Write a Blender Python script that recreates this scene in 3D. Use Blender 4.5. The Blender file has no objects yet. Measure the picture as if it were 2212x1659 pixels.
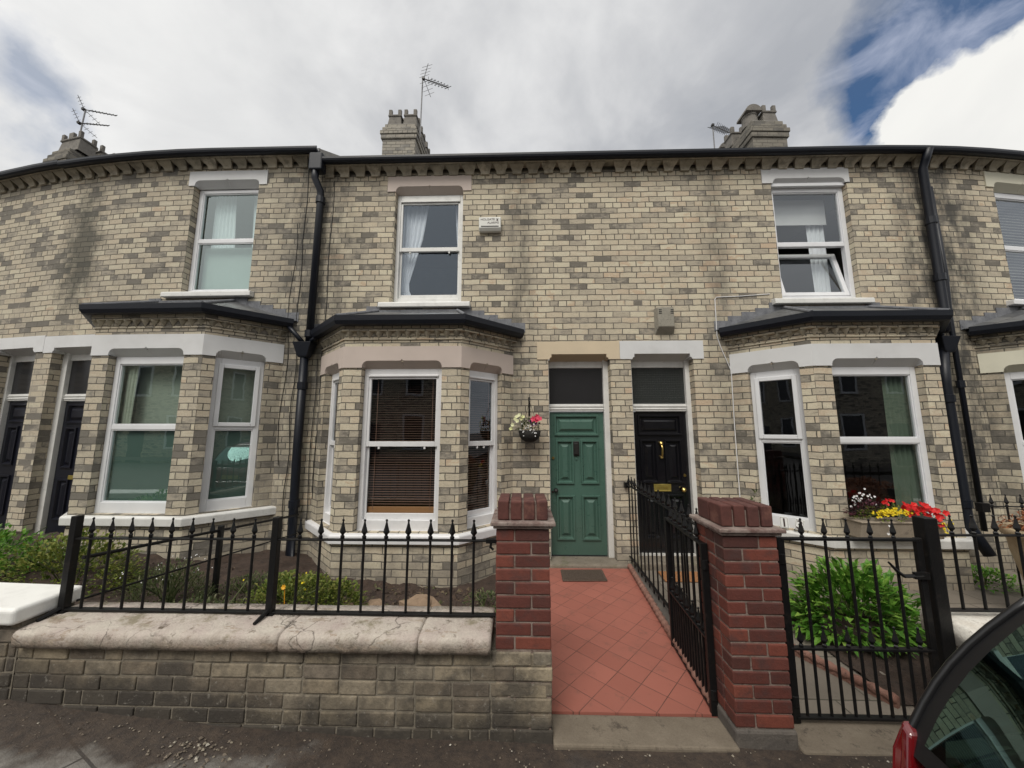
import bpy, bmesh, math, random
from mathutils import Vector, noise
R = math.radians
C = bpy.context.scene.collection
scn = bpy.context.scene
random.seed(7)

# ------------------------------------------------------------------ camera
cam = bpy.data.cameras.new('camera')
cam_o = bpy.data.objects.new('camera', cam); C.objects.link(cam_o)
cam_o.location = (0, -4.95, 1.78)
cam_o.rotation_euler = (R(90 + 7.46), 0, R(1.5))
cam.sensor_width = 36; cam.lens = 36 * 765 / 2212
cam.clip_start = 0.02; cam.clip_end = 2000
scn.camera = cam_o
# ------------------------------------------------------------------ sun, sky, exposure
SUN_EL, SUN_AZ = 50, 200          # azimuth clockwise from +Y
sun_dir = Vector((math.sin(R(SUN_AZ)) * math.cos(R(SUN_EL)), math.cos(R(SUN_AZ)) * math.cos(R(SUN_EL)), math.sin(R(SUN_EL))))
sl = bpy.data.lights.new('sun', 'SUN'); sl.energy = 1.5; sl.angle = R(24); sl.color = (1, .95, .87)
so = bpy.data.objects.new('sun', sl); C.objects.link(so)
so.rotation_euler = (-sun_dir).to_track_quat('-Z', 'Y').to_euler(); so.location = (0, -20, 30)
scn.view_settings.view_transform = 'Standard'; scn.view_settings.look = 'None'
scn.view_settings.exposure = 0.42; scn.view_settings.gamma = 1

class NT:
    """short-hand for building node trees"""
    def __init__(s, tree): s.t = tree; s.n = tree.nodes; s.l = tree.links
    def new(s, typ, **kw):
        nd = s.n.new(typ)
        for k, v in kw.items():
            if k.startswith('i_'): s.set(nd, k[2:].replace('_', ' '), v)
            else: setattr(nd, k, v)
        return nd
    def set(s, nd, key, v):
        sock = nd.inputs[int(key)] if key.isdigit() else nd.inputs[key]
        if isinstance(v, bpy.types.NodeSocket): s.l.new(v, sock)
        else: sock.default_value = v
    def math(s, op, a, b=None, c=None, clamp=False):
        nd = s.n.new('ShaderNodeMath'); nd.operation = op; nd.use_clamp = clamp
        for i, v in enumerate((a, b, c)):
            if v is not None: s.set(nd, str(i), v)
        return nd.outputs[0]
    def vmath(s, op, a, b=None):
        nd = s.n.new('ShaderNodeVectorMath'); nd.operation = op
        for i, v in enumerate((a, b)):
            if v is not None: s.set(nd, str(i), v)
        return nd.outputs['Value' if op in ('DOT_PRODUCT', 'LENGTH') else 'Vector']
    def noise(s, vec, scale, detail=4, rough=.55, dist=0):
        nd = s.n.new('ShaderNodeTexNoise'); s.set(nd, 'Scale', scale); s.set(nd, 'Detail', detail); s.set(nd, 'Roughness', rough); s.set(nd, 'Distortion', dist)
        if vec is not None: s.l.new(vec, nd.inputs['Vector'])
        return nd.outputs['Fac']
    def mix(s, fac, a, b, blend='MIX'):
        nd = s.n.new('ShaderNodeMix'); nd.data_type = 'RGBA'; nd.blend_type = blend
        for k, v in ((0, fac), (6, a), (7, b)):
            if isinstance(v, bpy.types.NodeSocket): s.l.new(v, nd.inputs[k])
            else: nd.inputs[k].default_value = v if k == 0 else (tuple(v) + (1,))[:4]
        return nd.outputs[2]
    def ramp(s, fac, stops, interp='LINEAR'):
        nd = s.n.new('ShaderNodeValToRGB'); cr = nd.color_ramp; cr.interpolation = interp
        while len(cr.elements) < len(stops): cr.elements.new(.5)
        for e, (p, c) in zip(cr.elements, stops):
            e.position = p; e.color = (tuple(c) + (1,))[:4] if not isinstance(c, (int, float)) else (c, c, c, 1)
        s.l.new(fac, nd.inputs[0]); return nd.outputs[0]
    def mapr(s, v, a, b, c=0., d=1.):
        nd = s.n.new('ShaderNodeMapRange'); s.set(nd, '0', v)
        for i, q in enumerate((a, b, c, d)): nd.inputs[i + 1].default_value = q
        return nd.outputs[0]

world = bpy.data.worlds.new('World'); scn.world = world; world.use_nodes = True
def build_world():
    w = NT(world.node_tree); w.n.clear()
    out = w.new('ShaderNodeOutputWorld'); bg = w.new('ShaderNodeBackground'); bg.inputs['Strength'].default_value = 0.1
    w.l.new(bg.outputs[0], out.inputs[0])
    sky = w.new('ShaderNodeTexSky', sky_type='NISHITA', sun_disc=False, sun_elevation=R(SUN_EL), sun_rotation=R(SUN_AZ))
    blue = w.mix(1.0, sky.outputs[0], (.42, .58, .70), 'MULTIPLY')
    d = w.new('ShaderNodeTexCoord').outputs['Generated']
    # clouds lie on a plane overhead: project the direction on it so that they spread with perspective
    z = w.math('MAXIMUM', w.new('ShaderNodeSeparateXYZ', i_Vector=d).outputs[2], .06)
    sep = w.new('ShaderNodeSeparateXYZ', i_Vector=d)
    pl = w.new('ShaderNodeCombineXYZ', i_X=w.math('DIVIDE', sep.outputs[0], z), i_Y=w.math('DIVIDE', sep.outputs[1], z), i_Z=0.).outputs[0]
    n1 = w.noise(pl, 1.6, 7, .55, .4)
    n2 = w.noise(d, 3.2, 6, .5, .3)
    wob = w.math('MULTIPLY', w.math('SUBTRACT', w.noise(d, 6.5, 6, .55), .5), 1.0)
    def blob(v, r0, r1, k=.16):     # 1 inside a patch of sky round a direction, ragged edge
        v = Vector(v).normalized()
        dist = w.vmath('LENGTH', w.vmath('SUBTRACT', d, tuple(v)))
        return w.mapr(w.math('ADD', dist, w.math('MULTIPLY', wob, k)), r0, r1, 1, 0)
    # greys of the overcast layer
    grey = w.ramp(w.math('ADD', w.math('MULTIPLY', n1, .62), w.math('MULTIPLY', n2, .38)),
                  [(.36, (3.0, 3.13, 3.4)), (.44, (3.6, 3.7, 3.92)), (.50, (4.4, 4.47, 4.62)), (.57, (5.5, 5.53, 5.6)), (.66, (6.7, 6.7, 6.6))])
    grey = w.mix(w.mapr(sep.outputs[2], .36, .56, .5, 0), grey, (5.4, 5.45, 5.5))           # brighter low over the roofs
    grey = w.mix(w.math('MULTIPLY', blob((-.62, .56, .55), .1, .45, .35), .5), grey, (6.8, 6.8, 6.7))
    white = w.mix(w.mapr(n2, .35, .7), (6.9, 6.85, 6.6), (5.2, 5.22, 5.25))
    # thin veil inside the blue gaps
    veil = w.mapr(w.noise(w.vmath('MULTIPLY', d, (5., 5., 9.)), 1.6, 6, .55, .6), .42, .70, 0., .62)
    gap = w.math('MAXIMUM', blob((.655, .50, .60), .09, .16, .25), blob((.62, .46, .64), .05, .13, .25))
    gap = w.math('MAXIMUM', gap, blob((.665, .555, .50), .015, .075, .16))
    gap = w.math('MAXIMUM', gap, blob((.70, .42, .62), .05, .13, .16))
    gapl = w.math('MULTIPLY', blob((-.735, .435, .53), .03, .095, .3), .72)
    gapl = w.math('MAXIMUM', gapl, w.math('MULTIPLY', blob((-.60, .66, .44), .0, .07, .3), .4))
    gaps = w.math('MAXIMUM', gap, gapl)
    bl = w.mix(veil, blue, (4.6, 4.9, 5.9))
    col = w.mix(gaps, grey, bl)
    cum = w.math('MAXIMUM', blob((.775, .50, .40), .165, .187, .26), blob((.70, .56, .42), .06, .10, .2))
    col = w.mix(cum, col, white)
    # the cloud is thinner and brighter round the hidden sun, behind the street
    sd = w.mapr(w.vmath('DOT_PRODUCT', d, tuple(sun_dir)), -.15, 1., 0, 1)
    col = w.mix(w.math('POWER', sd, 2.2), col, (11.0, 10.8, 10.3))
    w.l.new(col, bg.inputs['Color'])
build_world()

# ------------------------------------------------------------------ materials
def mat(name):
    m = bpy.data.materials.new(name); m.use_nodes = True
    t = NT(m.node_tree); b = t.n['Principled BSDF']
    return m, t, b
def pos(t): return t.new('ShaderNodeNewGeometry').outputs['Position']
def bump(t, b, h, strength=.5, dist=.01, normal=None):
    nd = t.new('ShaderNodeBump'); nd.inputs['Strength'].default_value = strength; nd.inputs['Distance'].default_value = dist
    t.l.new(h, nd.inputs['Height'])
    if normal is not None: t.l.new(normal, nd.inputs['Normal'])
    t.l.new(nd.outputs[0], b.inputs['Normal'])
def basecol(t, b, c): t.set(b, 'Base Color', c if isinstance(c, bpy.types.NodeSocket) else (tuple(c) + (1,))[:4])

def brick_wall(name, streaks=(), dark=.0, warm=0., blotch=(), grey=0., eave_shade=0., gk=1.):
    m, t, b = mat(name)
    uv = t.new('ShaderNodeUVMap').outputs[0]; P = pos(t)
    wv = t.vmath('MULTIPLY', t.vmath('SUBTRACT', t.new('ShaderNodeTexNoise', i_Vector=uv, i_Scale=7., i_Detail=5.).outputs['Color'], (.5, .5, .5)), (.026, .022, 0))
    u2 = t.vmath('ADD', uv, wv)
    br = t.new('ShaderNodeTexBrick', offset=.5, offset_frequency=2, squash=.5, squash_frequency=6)
    for k, v in (('Scale', 1.), ('Mortar Size', .0068), ('Mortar Smooth', .35), ('Bias', 0.), ('Brick Width', .2405), ('Row Height', .0847)): br.inputs[k].default_value = v
    br.inputs['Color1'].default_value = (0, 0, 0, 1); br.inputs['Color2'].default_value = (1, 1, 1, 1); br.inputs['Mortar'].default_value = (.5, .5, .5, 1)
    t.l.new(u2, br.inputs['Vector'])
    tint = br.outputs['Color']; mort = br.outputs['Fac']
    big = t.noise(P, .9, 3, .6); med = t.noise(P, 4.5, 4, .6); fine = t.noise(P, 34, 5, .65)
    # soot gathers in patches: shift the random brick value down there
    tv = t.math('ADD', tint, t.math('MULTIPLY', t.math('SUBTRACT', big, .5), .40))
    tv = t.math('ADD', tv, t.math('MULTIPLY', t.math('SUBTRACT', med, .5), .42))
    tv = t.math('ADD', tv, t.math('MULTIPLY', t.math('SUBTRACT', t.noise(t.vmath('MULTIPLY', P, (8., 8., 16.)), 1., 5, .7), .5), .55))
    tv = t.math('SUBTRACT', tv, dark)
    w = warm
    col = t.ramp(tv, [(.0, (.17, .157, .138)), (.055, (.25, .23, .20)), (.13, (.375, .338, .28)), (.34, (.47, .422, .34)), (.52, (.53, .475, .375)),
                      (.66, (.51, .44 - .02 * w, .345 - .02 * w)), (.80, (.555, .51, .41)), (.93, (.585, .535, .42)), (1., (.51, .405, .305))])
    col = t.mix(.55, col, t.ramp(t.noise(P, 60, 4, .7), [(.3, .62), (.5, .95), (.7, 1.12)]), 'MULTIPLY')
    smut = t.math('MULTIPLY', t.mapr(t.noise(t.vmath('MULTIPLY', P, (7., 7., 20.)), 1., 6, .8), .535, .72), t.mapr(t.math('ADD', tv, t.math('MULTIPLY', t.math('SUBTRACT', big, .5), 1.2)), .1, .8, .85, .25))
    col = t.mix(smut, col, (.15, .14, .122))
    mcol = t.mix(t.mapr(med, .3, .7), (.075, .07, .06), (.16, .148, .125)); mcol = t.mix(t.mapr(t.noise(P, .75, 4, .6), .58, .68), mcol, (.33, .30, .255))   # repointed patches
    col = t.mix(1., col, (1.0, .985, .945), 'MULTIPLY')
    chip = t.mapr(t.noise(uv, 85, 3, .75), .60, .68); col = t.mix(t.math('MULTIPLY', chip, .55), col, (.20, .18, .145))
    if grey: col = t.mix(grey, col, t.mix(t.mapr(med, .3, .7), tuple(c * gk for c in (.17, .165, .155)), tuple(c * gk for c in (.25, .24, .22))))
    col = t.mix(mort, col, mcol)
    # run-off stains beside the pipes and below the gutters
    px = t.new('ShaderNodeSeparateXYZ', i_Vector=P)
    if eave_shade: col = t.mix(t.math('MULTIPLY', t.mapr(t.math('ADD', px.outputs[2], t.math('MULTIPLY', t.math('SUBTRACT', med, .5), .05)), eave_shade + .03, eave_shade + .075), .85), col, (.05, .052, .045))   # shadow between the corbels, painted into the wall colour
    st = None
    for x, wd, z0, z1, k in streaks:
        dx = t.math('ABSOLUTE', t.math('SUBTRACT', px.outputs[0], x))
        s = t.math('MULTIPLY', t.mapr(dx, wd * .25, wd, 1, 0), t.mapr(px.outputs[2], z0, z1, 0, 1))
        s = t.math('MULTIPLY', t.math('MULTIPLY', s, t.mapr(t.noise(t.vmath('MULTIPLY', P, (5., 5., 2.2)), 1., 5, .65), .33, .62)), k)
        st = s if st is None else t.math('MAXIMUM', st, s)
    if st is not None: col = t.mix(st, col, (.062, .06, .055))
    for (bx, bz, rx, rz, k) in blotch:
        q = t.vmath('MULTIPLY', t.vmath('SUBTRACT', P, (bx, 0, bz)), (1 / rx, 0, 1 / rz))
        s = t.math('ADD', t.vmath('LENGTH', q), t.math('MULTIPLY', t.math('SUBTRACT', t.noise(P, 5, 5, .7), .5), 1.9))
        col = t.mix(t.math('MULTIPLY', t.mapr(s, .35, 1.1, 1, 0), k), col, (.075, .073, .062))
    # splashed, damp foot of the wall
    ft = t.math('MULTIPLY', t.mapr(t.math('ADD', px.outputs[2], t.math('MULTIPLY', med, .5)), .30, .62, 1, 0), .55)
    col = t.mix(ft, col, (.17, .15, .125))
    basecol(t, b, col); b.inputs['Roughness'].default_value = .92; b.inputs['Specular IOR Level'].default_value = .25
    h = t.math('ADD', t.math('MULTIPLY', t.math('SUBTRACT', 1., mort), 1.), t.math('ADD', t.math('MULTIPLY', fine, .5), t.math('MULTIPLY', t.math('MULTIPLY', tint, .5), 1)))
    bump(t, b, h, .8, .007)
    return m

def paint(name, col, rough=.5, dirt=.25, dirtcol=(.2, .19, .17), scale=7, bumpk=.12, chips=0., spec=.5):
    m, t, b = mat(name); P = pos(t)
    c = t.mix(t.math('MULTIPLY', t.mapr(t.noise(P, scale, 5, .65), .5, .78), dirt), col, dirtcol)
    c = t.mix(.5, c, t.ramp(t.noise(P, 2.3, 3), [(.3, .86), (.7, 1.05)]), 'MULTIPLY')
    if chips:
        c = t.mix(t.mapr(t.noise(P, 23, 5, .75), .70 - chips * .1, .73 - chips * .1), c, dirtcol)
    basecol(t, b, c); b.inputs['Roughness'].default_value = rough; b.inputs['Specular IOR Level'].default_value = spec
    if bumpk: bump(t, b, t.noise(P, 55, 4, .6), bumpk, .004)
    return m

def iron(name='iron', col=(.012, .012, .013), rough=.42, rust=.3, spec=.3):
    m, t, b = mat(name); P = pos(t)
    c = t.mix(t.math('MULTIPLY', t.mapr(t.noise(P, 22, 6, .7), .55, .72), rust), col, (.06, .045, .035))
    basecol(t, b, c); b.inputs['Roughness'].default_value = rough; b.inputs['Specular IOR Level'].default_value = spec
    bump(t, b, t.noise(P, 70, 3), .35, .003); return m

def glass(name, tint=(1, 1, 1), refl=1.0, wave=.0, gcol=(.86, .92, 1)):
    m, t, b = mat(name); t.n.remove(b)
    fr = t.new('ShaderNodeFresnel'); t.set(fr, 'IOR', t.math('MULTIPLY_ADD', t.new('ShaderNodeNewGeometry').outputs['Backfacing'], 1 / 1.55 - 1.55, 1.55))   # same reflection from both sides
    g = t.new('ShaderNodeBsdfGlossy'); g.inputs['Roughness'].default_value = .012; g.inputs['Color'].default_value = tuple(gcol) + (1,)
    tr = t.new('ShaderNodeBsdfTransparent'); tr.inputs['Color'].default_value = tuple(tint) + (1,)
    mx = t.new('ShaderNodeMixShader'); fac = t.math('MULTIPLY', fr.outputs[0], 1.9 * refl, clamp=True)
    if wave:
        nd = t.new('ShaderNodeBump'); nd.inputs['Strength'].default_value = wave; nd.inputs['Distance'].default_value = .02
        t.l.new(t.noise(pos(t), 2.4, 2), nd.inputs['Height']); t.l.new(nd.outputs[0], g.inputs['Normal']); t.l.new(nd.outputs[0], fr.inputs['Normal'])
    t.l.new(fac, mx.inputs[0]); t.l.new(tr.outputs[0], mx.inputs[1]); t.l.new(g.outputs[0], mx.inputs[2])
    t.l.new(mx.outputs[0], t.n['Material Output'].inputs[0]); return m

def rough_stone(name, base, alt, dark, bumpk=.6, scale=6., moss=None):
    m, t, b = mat(name); P = pos(t)
    c = t.mix(t.mapr(t.noise(P, scale, 6, .65), .35, .65), base, alt)
    c = t.mix(t.mapr(t.noise(P, scale * 2.3, 6, .75), .56, .68), c, dark)
    if moss is not None: c = t.mix(t.math('MULTIPLY', t.mapr(t.noise(P, scale * .8, 5, .7), .55, .66), .8), c, moss)
    c = t.mix(.5, c, t.ramp(t.noise(P, 95, 3, .7), [(.3, .7), (.7, 1.15)]), 'MULTIPLY')
    basecol(t, b, c); b.inputs['Roughness'].default_value = .93
    bump(t, b, t.math('ADD', t.noise(P, scale * 3, 6, .7), t.math('MULTIPLY', t.noise(P, 80, 4), .35)), bumpk, .012); return m

def island_mat(name, stops, rough=.9, noisek=.5, bumpk=.5, scale=26, stain=None, foot=False, trans=0.):
    """each separate piece (a brick, a leaf) draws its colour from the ramp"""
    m, t, b = mat(name); P = pos(t)
    ri = t.new('ShaderNodeNewGeometry').outputs['Random Per Island']
    c = t.ramp(ri, stops)
    if noisek: c = t.mix(noisek, c, t.ramp(t.noise(P, scale, 5, .7), [(.28, .55), (.5, .95), (.72, 1.2)]), 'MULTIPLY')
    if stain: c = t.mix(t.math('MULTIPLY', t.mapr(t.noise(P, stain[1], 5, .7), stain[2], stain[2] + .14), stain[3]), c, stain[0])
    if foot:      # splash dirt along the foot, damp and dark towards the uphill end
        sp = t.new('ShaderNodeSeparateXYZ', i_Vector=P); n_ = t.noise(P, 3.5, 5, .7)
        hgt = t.math('SUBTRACT', sp.outputs[2], t.mapr(sp.outputs[0], -3.8, -1.2, .36, .03))
        c = t.mix(t.math('MULTIPLY', t.mapr(t.math('ADD', hgt, t.math('MULTIPLY', t.math('SUBTRACT', n_, .5), .42)), .02, .20, 1, 0), .88), c, (.035, .03, .025))
        c = t.mix(t.math('MULTIPLY', t.mapr(t.noise(P, 31, 5, .75), .60, .70), .5), c, (.33, .31, .27))
    basecol(t, b, c); b.inputs['Roughness'].default_value = rough
    if trans:
        b.inputs['Specular IOR Level'].default_value = .3
        tl = t.new('ShaderNodeBsdfTranslucent'); t.l.new(c, tl.inputs[0]); mx = t.new('ShaderNodeMixShader'); mx.inputs[0].default_value = trans
        t.l.new(b.outputs[0], mx.inputs[1]); t.l.new(tl.outputs[0], mx.inputs[2]); t.l.new(mx.outputs[0], t.n['Material Output'].inputs[0])
    if bumpk: bump(t, b, t.noise(P, scale * 2.2, 5, .7), bumpk, .006)
    return m

M = {}
M['brick_c'] = brick_wall('buff_brick', [(-3.05, .75, -1, 3.2, .8), (-.02, .28, .4, 2.3, .62), (-1.5, 1.6, 5.1, 6.1, .55)], .02, eave_shade=5.65)
M['brick_d'] = brick_wall('buff_brick_warm', [(5.75, .42, -1, 2.8, .85), (2.85, .3, .4, 2.2, .55), (3.6, 3, 5.1, 6.2, .5)], -.02, .8, eave_shade=5.65)
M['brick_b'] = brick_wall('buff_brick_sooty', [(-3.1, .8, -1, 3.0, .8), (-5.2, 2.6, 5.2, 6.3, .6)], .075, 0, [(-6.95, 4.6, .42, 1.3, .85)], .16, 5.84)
M['brick_e'] = brick_wall('buff_brick_damp', [(6.15, .7, -1, 2.6, .95), (5.95, .5, -1, 1.5, .9)], .05, eave_shade=5.65)
M['chimney'] = brick_wall('weathered_chimney_brick', [], .05, 0, (), .72)
M['chimney_dark'] = brick_wall('sooty_chimney_brick', [], .12, 0, (), .8, gk=.55)
M['white'] = paint('white_gloss_paint', (.70, .70, .71), .35, .15, bumpk=.05)
M['white_worn'] = paint('worn_white_paint', (.68, .68, .66), .45, .3, bumpk=.12, chips=.35)
M['upvc'] = paint('white_plastic_frame', (.70, .71, .73), .28, .06, bumpk=0)
M['masonry_white'] = paint('white_masonry_paint', (.60, .605, .61), .75, .15, scale=3)
M['masonry_pink'] = paint('pinkish_beige_masonry_paint', (.50, .425, .38), .8, .12, scale=3)
M['masonry_cream'] = paint('cream_masonry_paint', (.57, .475, .34), .8, .10, scale=3)
M['masonry_pale'] = paint('pale_cream_masonry_paint', (.6, .58, .47), .8, .15, scale=3)
M['recess_pink'] = M['masonry_pink']
M['blackgutter'] = iron('black_gutter_paint', (.006, .008, .014), .42, .08, .35)
M['iron'] = iron('black_railing_paint', (.006, .006, .0065), .45, .22, .3)
M['green_door'] = paint('sage_green_gloss', (.060, .125, .098), .36, .06, (.02, .05, .04), bumpk=.06)
M['black_door'] = paint('black_gloss', (.007, .007, .009), .16, .05, (.02, .02, .02), bumpk=.04)
M['navy_door'] = paint('dark_navy_paint', (.008, .009, .016), .35, .05, (.02, .02, .03), bumpk=.04)
M['brass'], _t, _b = mat('brass'); _b.inputs['Base Color'].default_value = (.62, .46, .16, 1); _b.inputs['Metallic'].default_value = 1; _b.inputs['Roughness'].default_value = .3
M['letterbrass'], _t, _b = mat('tarnished_brass'); _b.inputs['Base Color'].default_value = (.45, .36, .10, 1); _b.inputs['Metallic'].default_value = .8; _b.inputs['Roughness'].default_value = .45
M['darkmetal'] = iron('dark_bronze', (.02, .019, .018), .4, .1)
M['glass'] = glass('window_glass', (.93, .96, .95), 1.05, .035)
M['glass_old'] = glass('old_window_glass', (.9, .93, .94), 1.0, .06, (.72, .84, 1))
M['glass_green'] = glass('tinted_window_glass', (.84, .93, .90), 1.7, .03, (.85, .96, .97))
M['fanlight'] = paint('dark_obscure_glass', (.022, .022, .024), .2, .0, bumpk=.3)
M['fanlight_grid'], _t, _b = mat('reeded_dark_glass')
_br = _t.new('ShaderNodeTexBrick', offset=0.); _t.l.new(_t.new('ShaderNodeUVMap').outputs[0], _br.inputs['Vector'])
for _k, _v in (('Scale', 1.), ('Brick Width', .034), ('Row Height', .034), ('Mortar Size', .003), ('Mortar Smooth', .6)): _br.inputs[_k].default_value = _v
_b.inputs['Base Color'].default_value = (.03, .034, .033, 1); _b.inputs['Roughness'].default_value = .14; bump(_t, _b, _br.outputs['Fac'], .8, .004)
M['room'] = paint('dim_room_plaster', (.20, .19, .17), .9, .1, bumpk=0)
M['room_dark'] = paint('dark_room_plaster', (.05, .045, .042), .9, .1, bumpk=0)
M['room_green'] = paint('pale_green_room_plaster', (.40, .50, .45), .9, .1, bumpk=0)
M['curtain'] = paint('white_net_curtain', (.70, .72, .76), .9, .05, bumpk=0)
M['curtain_cream'] = paint('cream_curtain', (.5, .5, .43), .9, .05, bumpk=0)
M['curtain_sage'] = paint('sage_curtain', (.09, .125, .09), .9, .05, bumpk=0)
M['blind_wood'] = paint('dark_wood_slats', (.26, .15, .11), .5, .1, (.05, .03, .02), bumpk=0)
M['blind_wood_light'] = paint('light_wood_rail', (.34, .17, .075), .45, .1, (.2, .1, .05), bumpk=0)
M['blind_white'] = paint('white_blind_fabric', (.55, .55, .56), .9, .02, bumpk=0)
M['screen_green'] = paint('pale_green_screen', (.36, .42, .41), .9, .05, bumpk=0)
M['blind_grey'] = paint('grey_slat_blind', (.44, .44, .42), .7, .02, bumpk=0)

def slate_mat():
    m, t, b = mat('slate'); P = pos(t); uv = t.new('ShaderNodeUVMap').outputs[0]
    br = t.new('ShaderNodeTexBrick'); t.l.new(uv, br.inputs['Vector'])
    for k, v in (('Scale', 1.), ('Brick Width', .26), ('Row Height', .17), ('Mortar Size', .005), ('Mortar Smooth', .2)): br.inputs[k].default_value = v
    br.inputs['Color1'].default_value = (.055, .058, .064, 1); br.inputs['Color2'].default_value = (.12, .122, .125, 1); br.inputs['Mortar'].default_value = (.02, .02, .02, 1)
    c = t.mix(t.math('MULTIPLY', t.mapr(t.noise(P, 9, 5, .7), .5, .7), .5), br.outputs[0], (.17, .17, .155))
    basecol(t, b, c); b.inputs['Roughness'].default_value = .5
    bump(t, b, t.math('ADD', t.math('SUBTRACT', 1., br.outputs['Fac']), t.math('MULTIPLY', t.noise(P, 30, 4), .5)), .6, .008); return m
M['slate'] = slate_mat()
M['lead'] = rough_stone('lead_sheet', (.12, .125, .14), (.2, .205, .22), (.06, .065, .075), .3, 9)
M['mortar_fillet'] = rough_stone('cement', (.30, .29, .27), (.38, .36, .33), (.16, .16, .15), .5, 8)
M['step'] = rough_stone('worn_sandstone', (.16, .135, .105), (.22, .19, .15), (.085, .073, .058), .4, 7, (.12, .12, .07))
def coping_stone(*a):
    m = rough_stone(*a); t = NT(m.node_tree); b = t.n['Principled BSDF']; P = pos(t)
    c0 = b.inputs['Base Color'].links[0].from_socket; z = t.new('ShaderNodeSeparateXYZ', i_Vector=P).outputs[2]
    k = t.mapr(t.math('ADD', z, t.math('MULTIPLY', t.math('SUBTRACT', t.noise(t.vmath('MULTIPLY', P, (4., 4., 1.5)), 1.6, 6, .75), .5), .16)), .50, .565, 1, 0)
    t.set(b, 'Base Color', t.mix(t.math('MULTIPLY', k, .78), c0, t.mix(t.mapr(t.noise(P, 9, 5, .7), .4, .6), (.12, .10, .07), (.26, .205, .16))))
    c1 = b.inputs['Base Color'].links[0].from_socket
    vo = t.new('ShaderNodeTexVoronoi', feature='DISTANCE_TO_EDGE'); vo.inputs['Scale'].default_value = 2.3
    t.l.new(t.vmath('ADD', P, t.vmath('MULTIPLY', t.new('ShaderNodeTexNoise', i_Vector=P, i_Scale=5., i_Detail=5.).outputs['Color'], (.25, .25, .25))), vo.inputs['Vector'])
    crack = t.math('MULTIPLY', t.mapr(vo.outputs['Distance'], .0, .012, 1, 0), t.mapr(t.noise(P, 2.6, 3), .46, .56))
    flake = t.mapr(t.noise(t.vmath('MULTIPLY', P, (3.2, 9., 9.)), 1.4, 6, .75), .575, .60)
    c1 = t.mix(t.math('MULTIPLY', flake, .8), c1, t.mix(t.mapr(t.noise(P, 22, 4), .4, .6), (.22, .165, .125), (.33, .27, .21)))
    t.set(b, 'Base Color', t.mix(t.math('MULTIPLY', crack, .85), c1, (.06, .05, .04))); return m
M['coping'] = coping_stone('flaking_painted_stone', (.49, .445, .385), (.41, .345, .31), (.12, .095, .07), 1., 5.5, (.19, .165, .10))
M['coping_white'] = paint('thick_white_coping_paint', (.80, .80, .77), .6, .2, bumpk=.3, chips=.1)
M['coping_flaky'] = rough_stone('peeling_white_coping', (.74, .72, .66), (.6, .55, .48), (.28, .23, .19), .9, 5)
M['concrete'] = rough_stone('concrete', (.145, .118, .088), (.19, .158, .12), (.075, .06, .046), .45, 5)
M['plinth'] = rough_stone('sooty_render', (.085, .075, .068), (.12, .105, .09), (.05, .045, .04), .5, 6)
M['mortar'] = rough_stone('lime_mortar', (.17, .148, .115), (.22, .195, .155), (.05, .043, .035), .6, 7)
M['mortar_pale'] = rough_stone('pale_mortar', (.15, .105, .085), (.27, .215, .185), (.075, .045, .038), .5, 9)
M['garden_brick'] = island_mat('weathered_stock_brick', [(0, (.13, .105, .08)), (.25, (.22, .18, .13)), (.5, (.29, .24, .165)), (.7, (.21, .18, .138)), (.85, (.32, .265, .185)), (1, (.18, .15, .12))],
                               noisek=.85, bumpk=1., scale=20, stain=((.06, .052, .043), 2.6, .46, .8), foot=True)
M['moulded'] = island_mat('moulded_buff_brick', [(0, (.29, .26, .20)), (.5, (.39, .35, .27)), (1, (.46, .41, .32))], noisek=.5, bumpk=.4, scale=14, stain=((.12, .11, .088), 6, .50, .6))
M['red_brick'] = island_mat('red_pressed_brick', [(0, (.07, .024, .019)), (.3, (.105, .029, .021)), (.55, (.145, .036, .024)), (.75, (.18, .050, .032)), (.9, (.10, .030, .024)), (1, (.065, .025, .022))],
                            rough=.7, noisek=.5, bumpk=.45, scale=30, stain=((.055, .032, .03), 7, .5, .6))
M['cap_brick'] = island_mat('dark_red_cap_brick', [(0, (.07, .026, .022)), (.5, (.105, .034, .026)), (1, (.065, .027, .024))], rough=.85, noisek=.7, bumpk=.6, scale=18, stain=((.20, .09, .065), 7, .56, .6))
def tile_mat():
    m, t, b = mat('red_painted_quarry_tiles'); P = pos(t)
    mp = t.new('ShaderNodeMapping'); mp.inputs['Rotation'].default_value = (0, 0, R(42)); mp.inputs['Location'].default_value = (.04, .02, 0); t.l.new(P, mp.inputs['Vector'])
    br = t.new('ShaderNodeTexBrick', offset=0.); t.l.new(mp.outputs[0], br.inputs['Vector'])
    for k, v in (('Scale', 1.), ('Brick Width', .178), ('Row Height', .178), ('Mortar Size', .003), ('Mortar Smooth', .4)): br.inputs[k].default_value = v
    br.inputs['Color1'].default_value = (.285, .098, .072, 1); br.inputs['Color2'].default_value = (.335, .118, .087, 1); br.inputs['Mortar'].default_value = (.10, .045, .035, 1)
    worn = t.mix(t.mapr(t.noise(P, 2.1, 4, .6), .50, .74), br.outputs[0], (.32, .112, .082))      # grout painted over in places
    c = t.mix(t.math('MULTIPLY', t.mapr(t.noise(P, 3.5, 5, .65), .46, .72), .6), worn, (.27, .10, .075))
    c = t.mix(t.math('MULTIPLY', t.mapr(t.noise(P, 7, 6, .75), .56, .68), .5), c, (.17, .08, .06))
    c = t.mix(t.mapr(t.noise(P, 16, 4, .8), .735, .755), c, (.06, .04, .03))
    basecol(t, b, c); b.inputs['Roughness'].default_value = .62
    bump(t, b, t.math('ADD', t.math('SUBTRACT', 1., br.outputs['Fac']), t.math('MULTIPLY', t.noise(P, 9, 4), .5)), .5, .005); return m
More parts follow.
